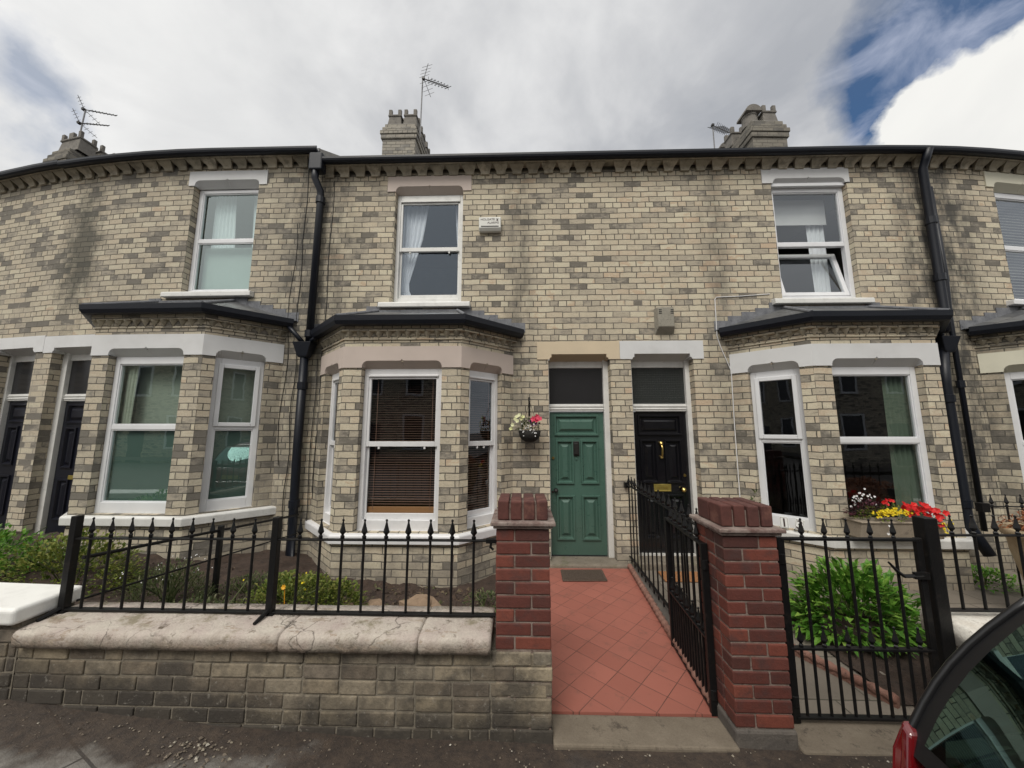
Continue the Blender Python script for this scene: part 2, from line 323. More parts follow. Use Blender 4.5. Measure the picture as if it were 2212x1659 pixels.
M['tiles'] = tile_mat()
def pave_mat(name, flag=True):
    m, t, b = mat(name); P = pos(t)
    asphalt = t.mix(t.mapr(t.noise(P, 60, 4, .8), .35, .7), (.042, .037, .034), (.095, .085, .078))
    sep = t.new('ShaderNodeSeparateXYZ', i_Vector=P)
    wob = t.math('MULTIPLY', t.math('SUBTRACT', t.noise(P, 2.4, 5, .65), .5), .9)
    if flag:
        slab = t.mix(t.mapr(t.noise(P, 5, 5, .7), .35, .65), (.12, .112, .10), (.19, .178, .16))
        mp = t.new('ShaderNodeMapping'); mp.inputs['Rotation'].default_value = (0, 0, R(24)); t.l.new(P, mp.inputs['Vector'])
        br = t.new('ShaderNodeTexBrick'); t.l.new(mp.outputs[0], br.inputs['Vector'])
        for k, v in (('Scale', 1.), ('Brick Width', .9), ('Row Height', .6), ('Mortar Size', .008), ('Mortar Smooth', .3)): br.inputs[k].default_value = v
        slab = t.mix(br.outputs['Fac'], slab, (.05, .045, .04))
        k = t.mapr(t.math('ADD', t.math('ADD', sep.outputs[0], t.math('MULTIPLY', sep.outputs[1], .25)), t.math('MULTIPLY', wob, 2.)), -2.35, -1.95, 1, 0)
        base = t.mix(k, asphalt, slab)
        # damp mossy dirt collected along the foot of the garden wall
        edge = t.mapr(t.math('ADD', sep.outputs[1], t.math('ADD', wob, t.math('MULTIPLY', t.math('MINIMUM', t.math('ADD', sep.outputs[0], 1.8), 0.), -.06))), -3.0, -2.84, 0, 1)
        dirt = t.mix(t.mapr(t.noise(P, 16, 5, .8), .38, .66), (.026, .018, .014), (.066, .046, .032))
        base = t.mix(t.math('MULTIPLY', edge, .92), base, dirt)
    else: base = asphalt
    base = t.mix(t.mapr(t.noise(P, 75, 2, .5), .735, .76), base, (.25, .225, .19))
    basecol(t, b, base); b.inputs['Roughness'].default_value = .82
    bump(t, b, t.math('ADD', t.noise(P, 90, 4, .7), t.math('MULTIPLY', t.noise(P, 14, 4), .8)), .7, .010); return m
M['pavement'] = pave_mat('damp_pavement'); M['road'] = pave_mat('road_asphalt', False)
def flag_mat():
    m, t, b = mat('concrete_flags'); P = pos(t)
    br = t.new('ShaderNodeTexBrick'); t.l.new(P, br.inputs['Vector'])
    for k, v in (('Scale', 1.), ('Brick Width', .46), ('Row Height', .46), ('Mortar Size', .006), ('Mortar Smooth', .3)): br.inputs[k].default_value = v
    br.inputs['Color1'].default_value = (.165, .142, .115, 1); br.inputs['Color2'].default_value = (.21, .182, .15, 1); br.inputs['Mortar'].default_value = (.06, .055, .04, 1)
    c = t.mix(t.math('MULTIPLY', t.mapr(t.noise(P, 6, 6, .7), .5, .7), .6), br.outputs[0], (.14, .125, .10))
    basecol(t, b, c); b.inputs['Roughness'].default_value = .85; bump(t, b, t.math('ADD', t.math('SUBTRACT', 1., br.outputs['Fac']), t.noise(P, 50, 5)), .5, .006); return m
M['flags'] = flag_mat()
M['soil'] = rough_stone('garden_soil', (.036, .023, .017), (.062, .040, .029), (.016, .012, .010), 1.0, 12)
M['rope_tile'] = rough_stone('terracotta_rope_edging', (.20, .095, .07), (.27, .15, .115), (.09, .05, .04), .5, 10)
M['rubble'] = island_mat('rubble_stone', [(0, (.24, .27, .25)), (.3, (.36, .39, .36)), (.6, (.24, .16, .10)), (.8, (.30, .24, .17)), (1, (.15, .12, .10))], noisek=.5, scale=18)
M['leaf_fresh'] = island_mat('fresh_green_leaf', [(0, (.04, .12, .014)), (.35, (.085, .22, .026)), (.7, (.15, .32, .045)), (1, (.26, .40, .075))], .45, .25, 0, 20, trans=.28)
M['leaf_yellow'] = island_mat('yellow_green_leaf', [(0, (.05, .085, .012)), (.4, (.12, .16, .028)), (.75, (.20, .235, .045)), (1, (.30, .29, .08))], .55, .25, 0, 20, trans=.28)
M['leaf_dull'] = island_mat('dull_green_leaf', [(0, (.035, .055, .018)), (.5, (.085, .11, .04)), (.85, (.14, .155, .07)), (1, (.22, .21, .13))], .6, .25, 0, 20, trans=.25)
M['leaf_copper'] = island_mat('dry_copper_leaf', [(0, (.17, .055, .02)), (.5, (.30, .11, .045)), (1, (.42, .19, .09))], .6, .25, 0, 20, trans=.2)
M['leaf_maroon'] = island_mat('maroon_leaf', [(0, (.03, .012, .016)), (.6, (.07, .02, .03)), (1, (.14, .04, .06))], .5, .2, 0, 20, trans=.15)
def flower(name, a, b2): return island_mat(name, [(0, a), (1, b2)], .5, .15, 0, 20, trans=.25)
M['f_red'] = flower('red_petals', (.55, .012, .016), (.78, .035, .03)); M['f_pink'] = flower('pink_petals', (.62, .035, .10), (.75, .10, .16))
M['f_yellow'] = flower('yellow_petals', (.70, .50, .012), (.82, .68, .03)); M['f_cream'] = flower('cream_petals', (.68, .70, .36), (.8, .8, .55))
M['f_white'] = flower('white_petals', (.7, .7, .7), (.82, .82, .82)); M['f_purple'] = flower('mauve_petals', (.2, .07, .2), (.3, .14, .3)); M['f_orange'] = flower('orange_petals', (.8, .36, .02), (.85, .5, .05))
M['basket_liner'] = rough_stone('black_basket_liner', (.012, .011, .010), (.022, .02, .018), (.006, .006, .006), .8, 20)
M['trough'] = rough_stone('stone_coloured_trough', (.26, .215, .165), (.32, .27, .21), (.17, .14, .11), .2, 5)
M['terracotta_pale'] = rough_stone('pale_terracotta_pot', (.36, .28, .175), (.42, .335, .22), (.24, .18, .11), .25, 5)
M['galv'] = rough_stone('galvanised_steel', (.22, .22, .225), (.30, .30, .305), (.14, .14, .145), .1, 14)
M['alarm_white'] = paint('off_white_plastic', (.62, .62, .58), .45, .1, bumpk=0)
M['alarm_grey'] = rough_stone('weathered_grey_plastic', (.25, .235, .195), (.30, .28, .235), (.12, .11, .095), .15, 9)
M['ink'] = paint('dark_print', (.05, .03, .03), .6, 0, bumpk=0)
M['dark_slot'] = paint('black_plastic', (.01, .01, .01), .6, 0, bumpk=0)
M['tile_white'] = paint('white_number_tile', (.75, .75, .73), .3, .1, bumpk=0)
M['mat_rubber'] = rough_stone('brown_door_mat', (.075, .052, .038), (.11, .08, .06), (.03, .022, .018), .9, 40)
M['mat_orange'] = rough_stone('orange_door_mat', (.30, .13, .05), (.36, .17, .07), (.16, .07, .03), .9, 30)
M['hoop'] = paint('cream_cane', (.55, .46, .34), .5, .1, bumpk=0)
M['car_red'], _t, _b = mat('dark_red_car_paint'); _b.inputs['Base Color'].default_value = (.10, .006, .010, 1); _b.inputs['Roughness'].default_value = .25; _b.inputs['Coat Weight'].default_value = 1; _b.inputs['Coat Roughness'].default_value = .05
M['car_lamp'], _t, _b = mat('red_lamp_lens'); _b.inputs['Base Color'].default_value = (.11, .003, .005, 1); _b.inputs['Roughness'].default_value = .08; _b.inputs['Coat Weight'].default_value = 1
M['car_black'] = paint('black_car_trim', (.008, .008, .009), .3, 0, bumpk=0)
M['car_glass'] = glass('dark_tinted_car_glass', (.07, .15, .135), 1.9, 0, (.50, .80, .75))
M['car_inside'] = paint('dark_car_cloth', (.10, .115, .15), .9, 0, bumpk=0)
M['tyre'] = paint('tyre_rubber', (.015, .015, .015), .85, 0, bumpk=0)
M['rim'], _t, _b = mat('alloy_rim'); _b.inputs['Base Color'].default_value = (.5, .5, .52, 1); _b.inputs['Metallic'].default_value = 1; _b.inputs['Roughness'].default_value = .35
M['opp_brick'] = brick_wall('red_street_brick', [], .1); 
M['opp_dark'] = paint('reflected_window', (.02, .022, .025), .1, 0, bumpk=0)

# ------------------------------------------------------------------ mesh helpers
def curve(x):
    """bends the straight terrace back at both ends to imitate barrel distortion of the lens"""
    if x < -4.6:
        d = min(-4.6 - x, 3.6); return .026 * d * d + (.187 * (-4.6 - x - 3.6) if -4.6 - x > 3.6 else 0)
    if x > 5:
        d = min(x - 5, 2.6); return .030 * d * d + (.156 * (x - 5 - 2.6) if x - 5 > 2.6 else 0)
    return 0.
ORG = {}
class MB:
    def __init__(s, tf=None, bend=False): s.v = []; s.lv = []; s.f = []; s.tf = tf; s.bend = bend; s.uvs = {}
    def vert(s, p):
        q = s.tf(*p) if s.tf else tuple(p)
        if s.bend: q = (q[0], q[1] + curve(q[0]), q[2])
        s.v.append(q); s.lv.append(tuple(p)); return len(s.v) - 1
    def face(s, pts): s.f.append([s.vert(p) for p in pts]); return s
    def idx(s, ids): s.f.append(list(ids))
    def box(s, x0, x1, y0, y1, z0, z1):
        i = [s.vert(p) for p in ((x0, y0, z0), (x1, y0, z0), (x1, y1, z0), (x0, y1, z0), (x0, y0, z1), (x1, y0, z1), (x1, y1, z1), (x0, y1, z1))]
        for q in ((0, 1, 5, 4), (1, 2, 6, 5), (2, 3, 7, 6), (3, 0, 4, 7), (4, 5, 6, 7), (3, 2, 1, 0)): s.f.append([i[k] for k in q])
        return s
    def frame(s, x0, x1, z0, z1, w, y0, y1, wt=None, wb=None):
        wt = w if wt is None else wt; wb = w if wb is None else wb
        s.box(x0, x0 + w, y0, y1, z0, z1); s.box(x1 - w, x1, y0, y1, z0, z1)
        s.box(x0 + w, x1 - w, y0, y1, z1 - wt, z1); s.box(x0 + w, x1 - w, y0, y1, z0, z0 + wb); return s
    def prism(s, poly, a0, a1, axis='z'):
        """polygon (two coords) extruded along axis"""
        def P(q, a): return {'z': (q[0], q[1], a), 'y': (q[0], a, q[1]), 'x': (a, q[0], q[1])}[axis]
        lo = [s.vert(P(q, a0)) for q in poly]; hi = [s.vert(P(q, a1)) for q in poly]; n = len(poly)
        s.f.append(lo[::-1]); s.f.append(hi)
        for i in range(n): s.f.append([lo[i], lo[(i + 1) % n], hi[(i + 1) % n], hi[i]])
        return s
    def tube(s, path, r, n=8, caps=True, closed=False):
        path = [Vector(p) for p in path]; rings = []
        rr = r if isinstance(r, (list, tuple)) else [r] * len(path)
        for i, p in enumerate(path):
            a = path[i - 1] if i > 0 else (path[-1] if closed else p); b = path[i + 1] if i < len(path) - 1 else (path[0] if closed else p)
            t = (b - a).normalized(); up = Vector((0, 0, 1)) if abs(t.z) < .9 else Vector((0, 1, 0))
            e = t.cross(up).normalized(); g = e.cross(t)
            rings.append([s.vert(p + (e * math.cos(2 * math.pi * k / n) + g * math.sin(2 * math.pi * k / n)) * rr[i]) for k in range(n)])
        m = len(rings)
        for i in range(m if closed else m - 1):
            A, B = rings[i], rings[(i + 1) % m]
            for k in range(n): s.f.append([A[k], A[(k + 1) % n], B[(k + 1) % n], B[k]])
        if caps and not closed: s.f.append(rings[0][::-1]); s.f.append(rings[-1])
        return s
    def lathe(s, prof, c=(0, 0, 0), n=16, axis='z'):
        rings = []
        for r, h in prof:
            ring = []
            for k in range(n):
                a = 2 * math.pi * k / n; u, w = r * math.cos(a), r * math.sin(a)
                p = {'z': (c[0] + u, c[1] + w, c[2] + h), 'y': (c[0] + u, c[1] + h, c[2] - w), 'x': (c[0] + h, c[1] + u, c[2] + w)}[axis]
                ring.append(s.vert(p))
            rings.append(ring)
        for A, B in zip(rings, rings[1:]):
            for k in range(n): s.f.append([A[k], A[(k + 1) % n], B[(k + 1) % n], B[k]])
        s.f.append(rings[0][::-1]); s.f.append(rings[-1]); return s
    def sweep(s, poly, section, close_section=True):
        """section of (offset outward, z) carried along a plan polyline with mitred corners"""
        rings = []
        n = len(poly)
        for i, p in enumerate(poly):
            p = Vector(p); nn = []
            if i > 0: d = (p - Vector(poly[i - 1])).normalized(); nn.append(Vector((d.y, -d.x)))
            if i < n - 1: d = (Vector(poly[i + 1]) - p).normalized(); nn.append(Vector((d.y, -d.x)))
            m = nn[0] if len(nn) == 1 else (nn[0] + nn[1]) / (1 + nn[0].dot(nn[1]))
            rings.append([s.vert((p.x + m.x * o, p.y + m.y * o, z)) for o, z in section])
        k = len(section)
        for A, B in zip(rings, rings[1:]):
            for j in range(k if close_section else k - 1): s.f.append([A[j], B[j], B[(j + 1) % k], A[(j + 1) % k]])
        if close_section: s.f.append(rings[0]); s.f.append(rings[-1][::-1])
        return s
    def build(s, name, m, parent=None, smooth=False, bevel=0., seg=2, org=None, sharp=None, fixn=True):
        o0 = Vector(org) if org is not None else (ORG.get(parent.name, Vector((0, 0, 0))) if parent else Vector((0, 0, 0)))
        me = bpy.data.meshes.new(name)
        me.from_pydata([tuple(Vector(p) - o0) for p in s.v], [], s.f)
        uvl = me.uv_layers.new(name='UVMap')
        for fi, poly in enumerate(me.polygons):
            L = [Vector(s.lv[i]) for i in s.f[fi]]
            nrm = Vector((0, 0, 0))
            for a in range(len(L)): nrm += L[a].cross(L[(a + 1) % len(L)])
            nrm = nrm.normalized() if nrm.length > 1e-12 else Vector((0, 0, 1))
            if abs(nrm.z) > .75: uvv = [(p.x, p.y) for p in L]
            else:
                t = Vector((-nrm.y, nrm.x, 0)).normalized()
                if (abs(t.x) >= abs(t.y) and t.x < 0) or (abs(t.x) < abs(t.y) and t.y < 0): t = -t
                if abs(nrm.z) > .15:
                    w = nrm.cross(t); w = w if w.z > 0 else -w; uvv = [(p.dot(t), p.dot(w)) for p in L]
                else: uvv = [(p.dot(t), p.z) for p in L]
            for li, q in zip(poly.loop_indices, uvv): uvl.data[li].uv = q
        if fixn:
            bm = bmesh.new(); bm.from_mesh(me); bmesh.ops.recalc_face_normals(bm, faces=bm.faces); bm.to_mesh(me); bm.free()
        if smooth: me.polygons.foreach_set('use_smooth', [True] * len(me.polygons))
        o = bpy.data.objects.new(name, me); C.objects.link(o)
        if m is not None: me.materials.append(m)
        if parent: o.parent = parent; ORG[o.name] = o0
        elif org is not None: o.location = o0; ORG[o.name] = o0
        if bevel:
            bv = o.modifiers.new('bevel', 'BEVEL'); bv.width = bevel; bv.segments = seg; bv.limit_method = 'ANGLE'; bv.angle_limit = R(40)
        return o
def tag(o, label=None, cat=None, group=None, kind=None):
    if label: o['label'] = label
    if cat: o['category'] = cat
    if group: o['group'] = group
    if kind: o['kind'] = kind
    return o
def thing(name, label, cat, loc=(0, 0, 0), group=None):
    o = bpy.data.objects.new(name, None); C.objects.link(o); o.location = loc; o.empty_display_size = .1
    ORG[o.name] = Vector(loc); return tag(o, label, cat, group)
def link_copy(src, parent, loc=None):
    c = src.copy(); C.objects.link(c); c.parent = parent
    if loc is not None: c.location = loc
    return c
def as_mesh(name, cu):
    t = bpy.data.objects.new('tmp', cu); C.objects.link(t); dg = bpy.context.evaluated_depsgraph_get()
    me = bpy.data.meshes.new_from_object(t.evaluated_get(dg)); me.name = name; bpy.data.objects.remove(t); bpy.data.curves.remove(cu)
    me.materials.clear(); o = bpy.data.objects.new(name, me); C.objects.link(o); return o
def text(name, s, size, m, parent, loc, rot=(R(90), 0, 0), ext=.001, align='LEFT'):
    cu = bpy.data.curves.new(name, 'FONT'); cu.body = s; cu.size = size; cu.extrude = ext; cu.align_x = align
    o = as_mesh(name, cu); o.data.materials.append(m)
    o.parent = parent; o.location = Vector(loc) - ORG.get(parent.name, Vector((0, 0, 0))); o.rotation_euler = rot
    ORG[o.name] = Vector(loc); return o
def local(P0, P1):
    """frame of a wall face seen from the street: u along it, d into the building, z up"""
    t = (Vector(P1) - Vector(P0)).normalized(); L = (Vector(P1) - Vector(P0)).length
    return (lambda u, d, z: (P0[0] + u * t.x - d * t.y, P0[1] + u * t.y + d * t.x, z)), L

# ------------------------------------------------------------------ house pieces
def wall_panel(mb, u0, u1, z0, z1, holes, reveal=.12, step=.55):
    us = {u0, u1}; zs = {z0, z1}
    for a, b, c, e in holes: us |= {max(u0, min(u1, a)), max(u0, min(u1, b))}; zs |= {max(z0, min(z1, c)), max(z0, min(z1, e))}
    us = sorted(us); fu = [us[0]]
    for a, b in zip(us, us[1:]):
        k = max(1, int((b - a) / step)); fu += [a + (b - a) * (i + 1) / k for i in range(k)]
    zs = sorted(zs)
    for a, b in zip(fu, fu[1:]):
        for c, e in zip(zs, zs[1:]):
            mu, mz = (a + b) / 2, (c + e) / 2
            if any(h[0] < mu < h[1] and h[2] < mz < h[3] for h in holes): continue
            mb.face([(a, 0, c), (b, 0, c), (b, 0, e), (a, 0, e)])
    for a, b, c, e in holes:
        r = reveal
        mb.face([(a, 0, c), (a, r, c), (a, r, e), (a, 0, e)]); mb.face([(b, r, c), (b, 0, c), (b, 0, e), (b, r, e)])
        mb.face([(a, 0, e), (a, r, e), (b, r, e), (b, 0, e)]); mb.face([(a, r, c), (a, 0, c), (b, 0, c), (b, r, c)])

def lintel(mb, u0, u1, z0, z1, n0, n1, nz, d0=-.014, d1=.085, nib=True, stepped=False):
    """painted stone head with a chamfer cut between rounded shoulders n0..n1, nz high"""
    out = [(n0, z0)]
    r = min(.075, nz * .95)
    if stepped: out += [(n0 + .012, z0 + nz * .35), (n0 + .03, z0 + nz * .42), (n0 + .03, z0 + nz)]
    else: out += [(n0 + r * (1 - math.cos(a)), z0 + nz - r + r * math.sin(a)) for a in (0, .4, .8, 1.2, math.pi / 2)]
    mid = (n0 + n1) / 2
    if nib: out += [(mid - .035, z0 + nz), (mid - .012, z0 + nz + .004), (mid, z0 + nz + .022), (mid + .012, z0 + nz + .004), (mid + .035, z0 + nz)]
    out += [(n0 + n1 - x, z) for x, z in reversed(out[1:(4 if stepped else 6)])] + [(n1, z0)]
    top = [(u0, z0), (u0, z1), (u1, z1), (u1, z0)]
    # front face as strips between the notch outline and the top edge
    xs = [(u0, z0), (n0, z0)]
    fr = lambda q: (q[0], d0, q[1])
    mb.face([fr((u0, z0)), fr((n0, z0)), fr((n0, z1)), fr((u0, z1))])
    for a, b in zip(out, out[1:]):
        if b[0] - a[0] > 1e-4: mb.face([fr(a), fr(b), fr((b[0], z1)), fr((a[0], z1))])
    mb.face([fr((n1, z0)), fr((u1, z0)), fr((u1, z1)), fr((n1, z1))])
    # thickness
    mb.face([(u0, d0, z0), (u0, d0, z1), (u0, .01, z1), (u0, .01, z0)]); mb.face([(u1, d0, z1), (u1, d0, z0), (u1, .01, z0), (u1, .01, z1)])
    mb.face([(u0, d0, z1), (u1, d0, z1), (u1, .01, z1), (u0, .01, z1)])
    mb.face([(u0, d0, z0), (u0, .01, z0), (n0, .01, z0), (n0, d0, z0)]); mb.face([(n1, d0, z0), (n1, .01, z0), (u1, .01, z0), (u1, d0, z0)])
    # chamfer
    for a, b in zip(out, out[1:]):
        mb.face([(a[0], d0, a[1]), (b[0], d0, b[1]), (b[0], d1, z0 - .004), (a[0], d1, z0 - .004)])
    return mb

def room(parent, x0, x1, y0, y1, z0, z1, m, bend=True):
    mb = MB(bend=bend)
    for q in ([(x0, y1, z0), (x1, y1, z0), (x1, y1, z1), (x0, y1, z1)], [(x0, y0, z0), (x0, y1, z0), (x0, y1, z1), (x0, y0, z1)], [(x1, y1, z0), (x1, y0, z0), (x1, y0, z1), (x1, y1, z1)],
              [(x0, y0, z0), (x1, y0, z0), (x1, y1, z0), (x0, y1, z0)], [(x0, y1, z1), (x1, y1, z1), (x1, y0, z1), (x0, y0, z1)]): mb.face(q)
    return mb.build('room_interior', m, parent, fixn=False)

def window(parent, tf, u0, u1, z0, z1, d, style, fm, gm, mid=None, head=.0, bottom=.0):
    """one window as a part: outer frame, its sashes and panes as sub-parts. sash = wooden sliding sash, plastic = modern frame"""
    mid = (z0 + z1) / 2 if mid is None else mid
    w = .065 if style != 'sash' else .055
    f = MB(tf, True); f.frame(u0, u1, z0, z1, w, d, d + .07, wt=w + head, wb=w + bottom)
    if style == 'sash': f.box(u0 + w, u1 - w, d - .012, d, z1 - w - head - .012, z1 - w - head + .012)
    fo = f.build('window', fm, parent, bevel=.005)
    a, b = u0 + w, u1 - w; lo, hi = z0 + w + bottom, z1 - w - head
    if style == 'sash':
        s1 = MB(tf, True); s1.frame(a, b, mid - .03, hi, .032, d + .012, d + .045, wt=.04, wb=.062); s1.build('sash', fm, fo, bevel=.004)
        for hx in (a + .16, b - .16):   # sash horns
            s1h = MB(tf, True).box(hx - .012, hx + .012, d + .016, d + .04, mid - .062, mid - .03); s1h.build('sash_horn', fm, fo, bevel=.004)
        s2 = MB(tf, True); s2.frame(a, b, lo, mid + .028, .030, d + .047, d + .075, wt=.05, wb=.07); s2.build('sash', fm, fo, bevel=.004)
        g1 = MB(tf, True).face([(a + .03, d + .03, mid), (b - .03, d + .03, mid), (b - .03, d + .03, hi - .03), (a + .03, d + .03, hi - .03)]).build('pane', gm, fo)
        g2 = MB(tf, True).face([(a + .03, d + .06, lo + .05), (b - .03, d + .06, lo + .05), (b - .03, d + .06, mid), (a + .03, d + .06, mid)]).build('pane', gm, fo)
    else:
        t = MB(tf, True).box(a, b, d + .004, d + .064, mid - .03, mid + .03).build('transom', fm, fo, bevel=.004)
        if style == 'casement_top':
            s1 = MB(tf, True); s1.frame(a - .02, b + .02, mid + .012, hi + .02, .052, d - .018, d + .03); s1.build('sash', fm, fo, bevel=.006)
        else:
            s1 = MB(tf, True); s1.frame(a, b, mid + .03, hi, .014, d + .012, d + .04); s1.build('sash', fm, fo, bevel=.003)
        if style != 'tilt_bottom':
            s2 = MB(tf, True); s2.frame(a, b, lo, mid - .03, .014, d + .012, d + .04); s2.build('sash', fm, fo, bevel=.003)
            MB(tf, True).face([(a, d + .03, lo), (b, d + .03, lo), (b, d + .03, mid), (a, d + .03, mid)]).build('pane', gm, fo)
        MB(tf, True).face([(a, d + .032, mid), (b, d + .032, mid), (b, d + .032, hi), (a, d + .032, hi)]).build('pane', gm, fo)
    return fo

def wear(m, dirt):
    t = NT(m.node_tree); b = t.n['Principled BSDF']; P = pos(t); c = b.inputs['Base Color'].links[0].from_socket
    z = t.new('ShaderNodeSeparateXYZ', i_Vector=P).outputs[2]
    k = t.mapr(t.math('ADD', z, t.math('MULTIPLY', t.math('SUBTRACT', t.noise(t.vmath('MULTIPLY', P, (9., 9., 2.)), 1., 5, .7), .5), 1.1)), .15, .75, 1, 0)
    t.set(b, 'Base Color', t.mix(t.math('MULTIPLY', k, .45), c, dirt)); t.set(b, 'Roughness', t.mapr(t.noise(P, 12, 5, .7), .3, .7, .22, .5))
wear(M['green_door'], (.05, .075, .06)); wear(M['white_worn'], (.42, .40, .36))
def door_leaf(parent, x0, x1, z0, z1, y, m, knobside=0, kind='panel'):
    """six-panel Victorian door: stiles and rails round raised pyramid panels"""
    mb = MB(bend=True); W = x1 - x0; Hh = z1 - z0
    mb.box(x0, x1, y + .012, y + .045, z0, z1)
    cols = [(x0 + .095, x0 + W / 2 - .06), (x0 + W / 2 + .06, x1 - .095)]
    rows = [(z0 + .105 * Hh, z0 + .40 * Hh), (z0 + .49 * Hh, z0 + .79 * Hh)]
    panels = [(c[0], c[1], r[0], r[1]) for c in cols for r in rows] + [(x0 + .075, x1 - .085, z0 + .832 * Hh, z0 + .972 * Hh)]
    if kind == 'plain': panels = []
    # stiles and rails: the front skin with panel openings
    xs = sorted({x0, x1} | {p[0] for p in panels} | {p[1] for p in panels}); zs = sorted({z0, z1} | {p[2] for p in panels} | {p[3] for p in panels})
    for a, b in zip(xs, xs[1:]):
        for c, e in zip(zs, zs[1:]):
            if any(p[0] - 1e-6 < (a + b) / 2 < p[1] and p[2] < (c + e) / 2 < p[3] for p in panels): continue
            mb.face([(a, y, c), (b, y, c), (b, y, e), (a, y, e)])
    mb.face([(x0, y, z0), (x0, y, z1), (x0, y + .02, z1), (x0, y + .02, z0)]); mb.face([(x1, y, z1), (x1, y, z0), (x1, y + .02, z0), (x1, y + .02, z1)])
    o = mb.build('door', m, parent, bevel=.0)
    pm = MB(bend=True)
    for a, b, c, e in panels:
        # raised bolection moulding, sunk bed, pyramid field
        k = .03
        rings = [((a - .012, b + .012, c - .012, e + .012), y - .001), ((a - .008, b + .008, c - .008, e + .008), y - .022), ((a + .012, b - .012, c + .012, e - .012), y - .022), ((a + k, b - k, c + k, e - k), y + .016),
                 ((a + k + .012, b - k - .012, c + k + .012, e - k - .012), y + .016)]
        mm = min(b - a, e - c) / 2 - .012
        rings += [((a + min(mm, .085), b - min(mm, .085), c + min(mm * 1.0, .085), e - min(mm, .085)), y - .016)]
        vs = []
        for (p, q, r_, s_), yy in rings: vs.append([pm.vert(t) for t in ((p, yy, r_), (q, yy, r_), (q, yy, s_), (p, yy, s_))])
        for A, B in zip(vs, vs[1:]):
            for i in range(4): pm.f.append([A[i], A[(i + 1) % 4], B[(i + 1) % 4], B[i]])
        pm.f.append(vs[-1])
    if panels: pm.build('door_panels', m, o)
    return o

def cornice(parent, x0, x1, dz, m, pitch=.241):
    mb = MB(bend=True)
    k = max(2, int((x1 - x0) / .5))
    for i in range(k): mb.box(x0 + (x1 - x0) * i / k, x0 + (x1 - x0) * (i + 1) / k, -.138, .0, 5.763 + dz, 5.86 + dz)
    o = mb.build('cornice', M['moulded'], parent)
    cb = MB(bend=True)
    n = int((x1 - x0) / pitch); 
    prof = [(.0, 5.648), (-.03, 5.650), (-.034, 5.675), (-.048, 5.70), (-.080, 5.722), (-.112, 5.745), (-.122, 5.762), (.0, 5.762)]
    for i in range(n + 1):
        x = x0 + .04 + i * pitch
        if x + .13 > x1: break
        w = random.uniform(-.004, .004)
        lo = [cb.vert((x + w - (.046 if j in (6, 5) else .034 if j == 4 else .014 if j == 3 else 0), p[0], p[1] + dz)) for j, p in enumerate(prof)]
        hi = [cb.vert((x + w + .128 + (.046 if j in (6, 5) else .034 if j == 4 else .014 if j == 3 else 0), p[0], p[1] + dz)) for j, p in enumerate(prof)]
        L = len(prof)
        cb.f.append(lo); cb.f.append(hi[::-1])
        for j in range(L): cb.f.append([lo[j], lo[(j + 1) % L], hi[(j + 1) % L], hi[j]])
    cb.build('corbel_course', M['moulded'], o)
    return o

def gutter(parent, x0, x1, dz, m):
    g = MB(bend=True); sec = [(.0, 5.87), (.0, 5.772), (.03, 5.757), (.062, 5.758), (.084, 5.775), (.094, 5.80), (.094, 5.83), (.084, 5.83), (.082, 5.79), (.02, 5.785)]
    n = max(2, int((x1 - x0) / .5))
    g.sweep([(x0 + (x1 - x0) * i / n, -.140) for i in range(n + 1)], [(a, b + dz) for a, b in sec])
    return g.build('gutter', m, parent)

def roof(parent, x0, x1, dz, m):
    r = MB(bend=True); n = max(2, int((x1 - x0) / .6))
    e, k, t = (-.16, 5.80 + dz), (4.25, 8.55 + dz), .045
    for i in range(n):
        a = x0 + (x1 - x0) * i / n; b = x0 + (x1 - x0) * (i + 1) / n
        r.prism([(e[0], e[1]), (e[0], e[1] + t), (k[0], k[1] + t), (8.7, 5.80 + dz + t), (8.7, 5.80 + dz), (k[0], k[1])], a, b, 'x')
    return r.build('roof', m, parent)

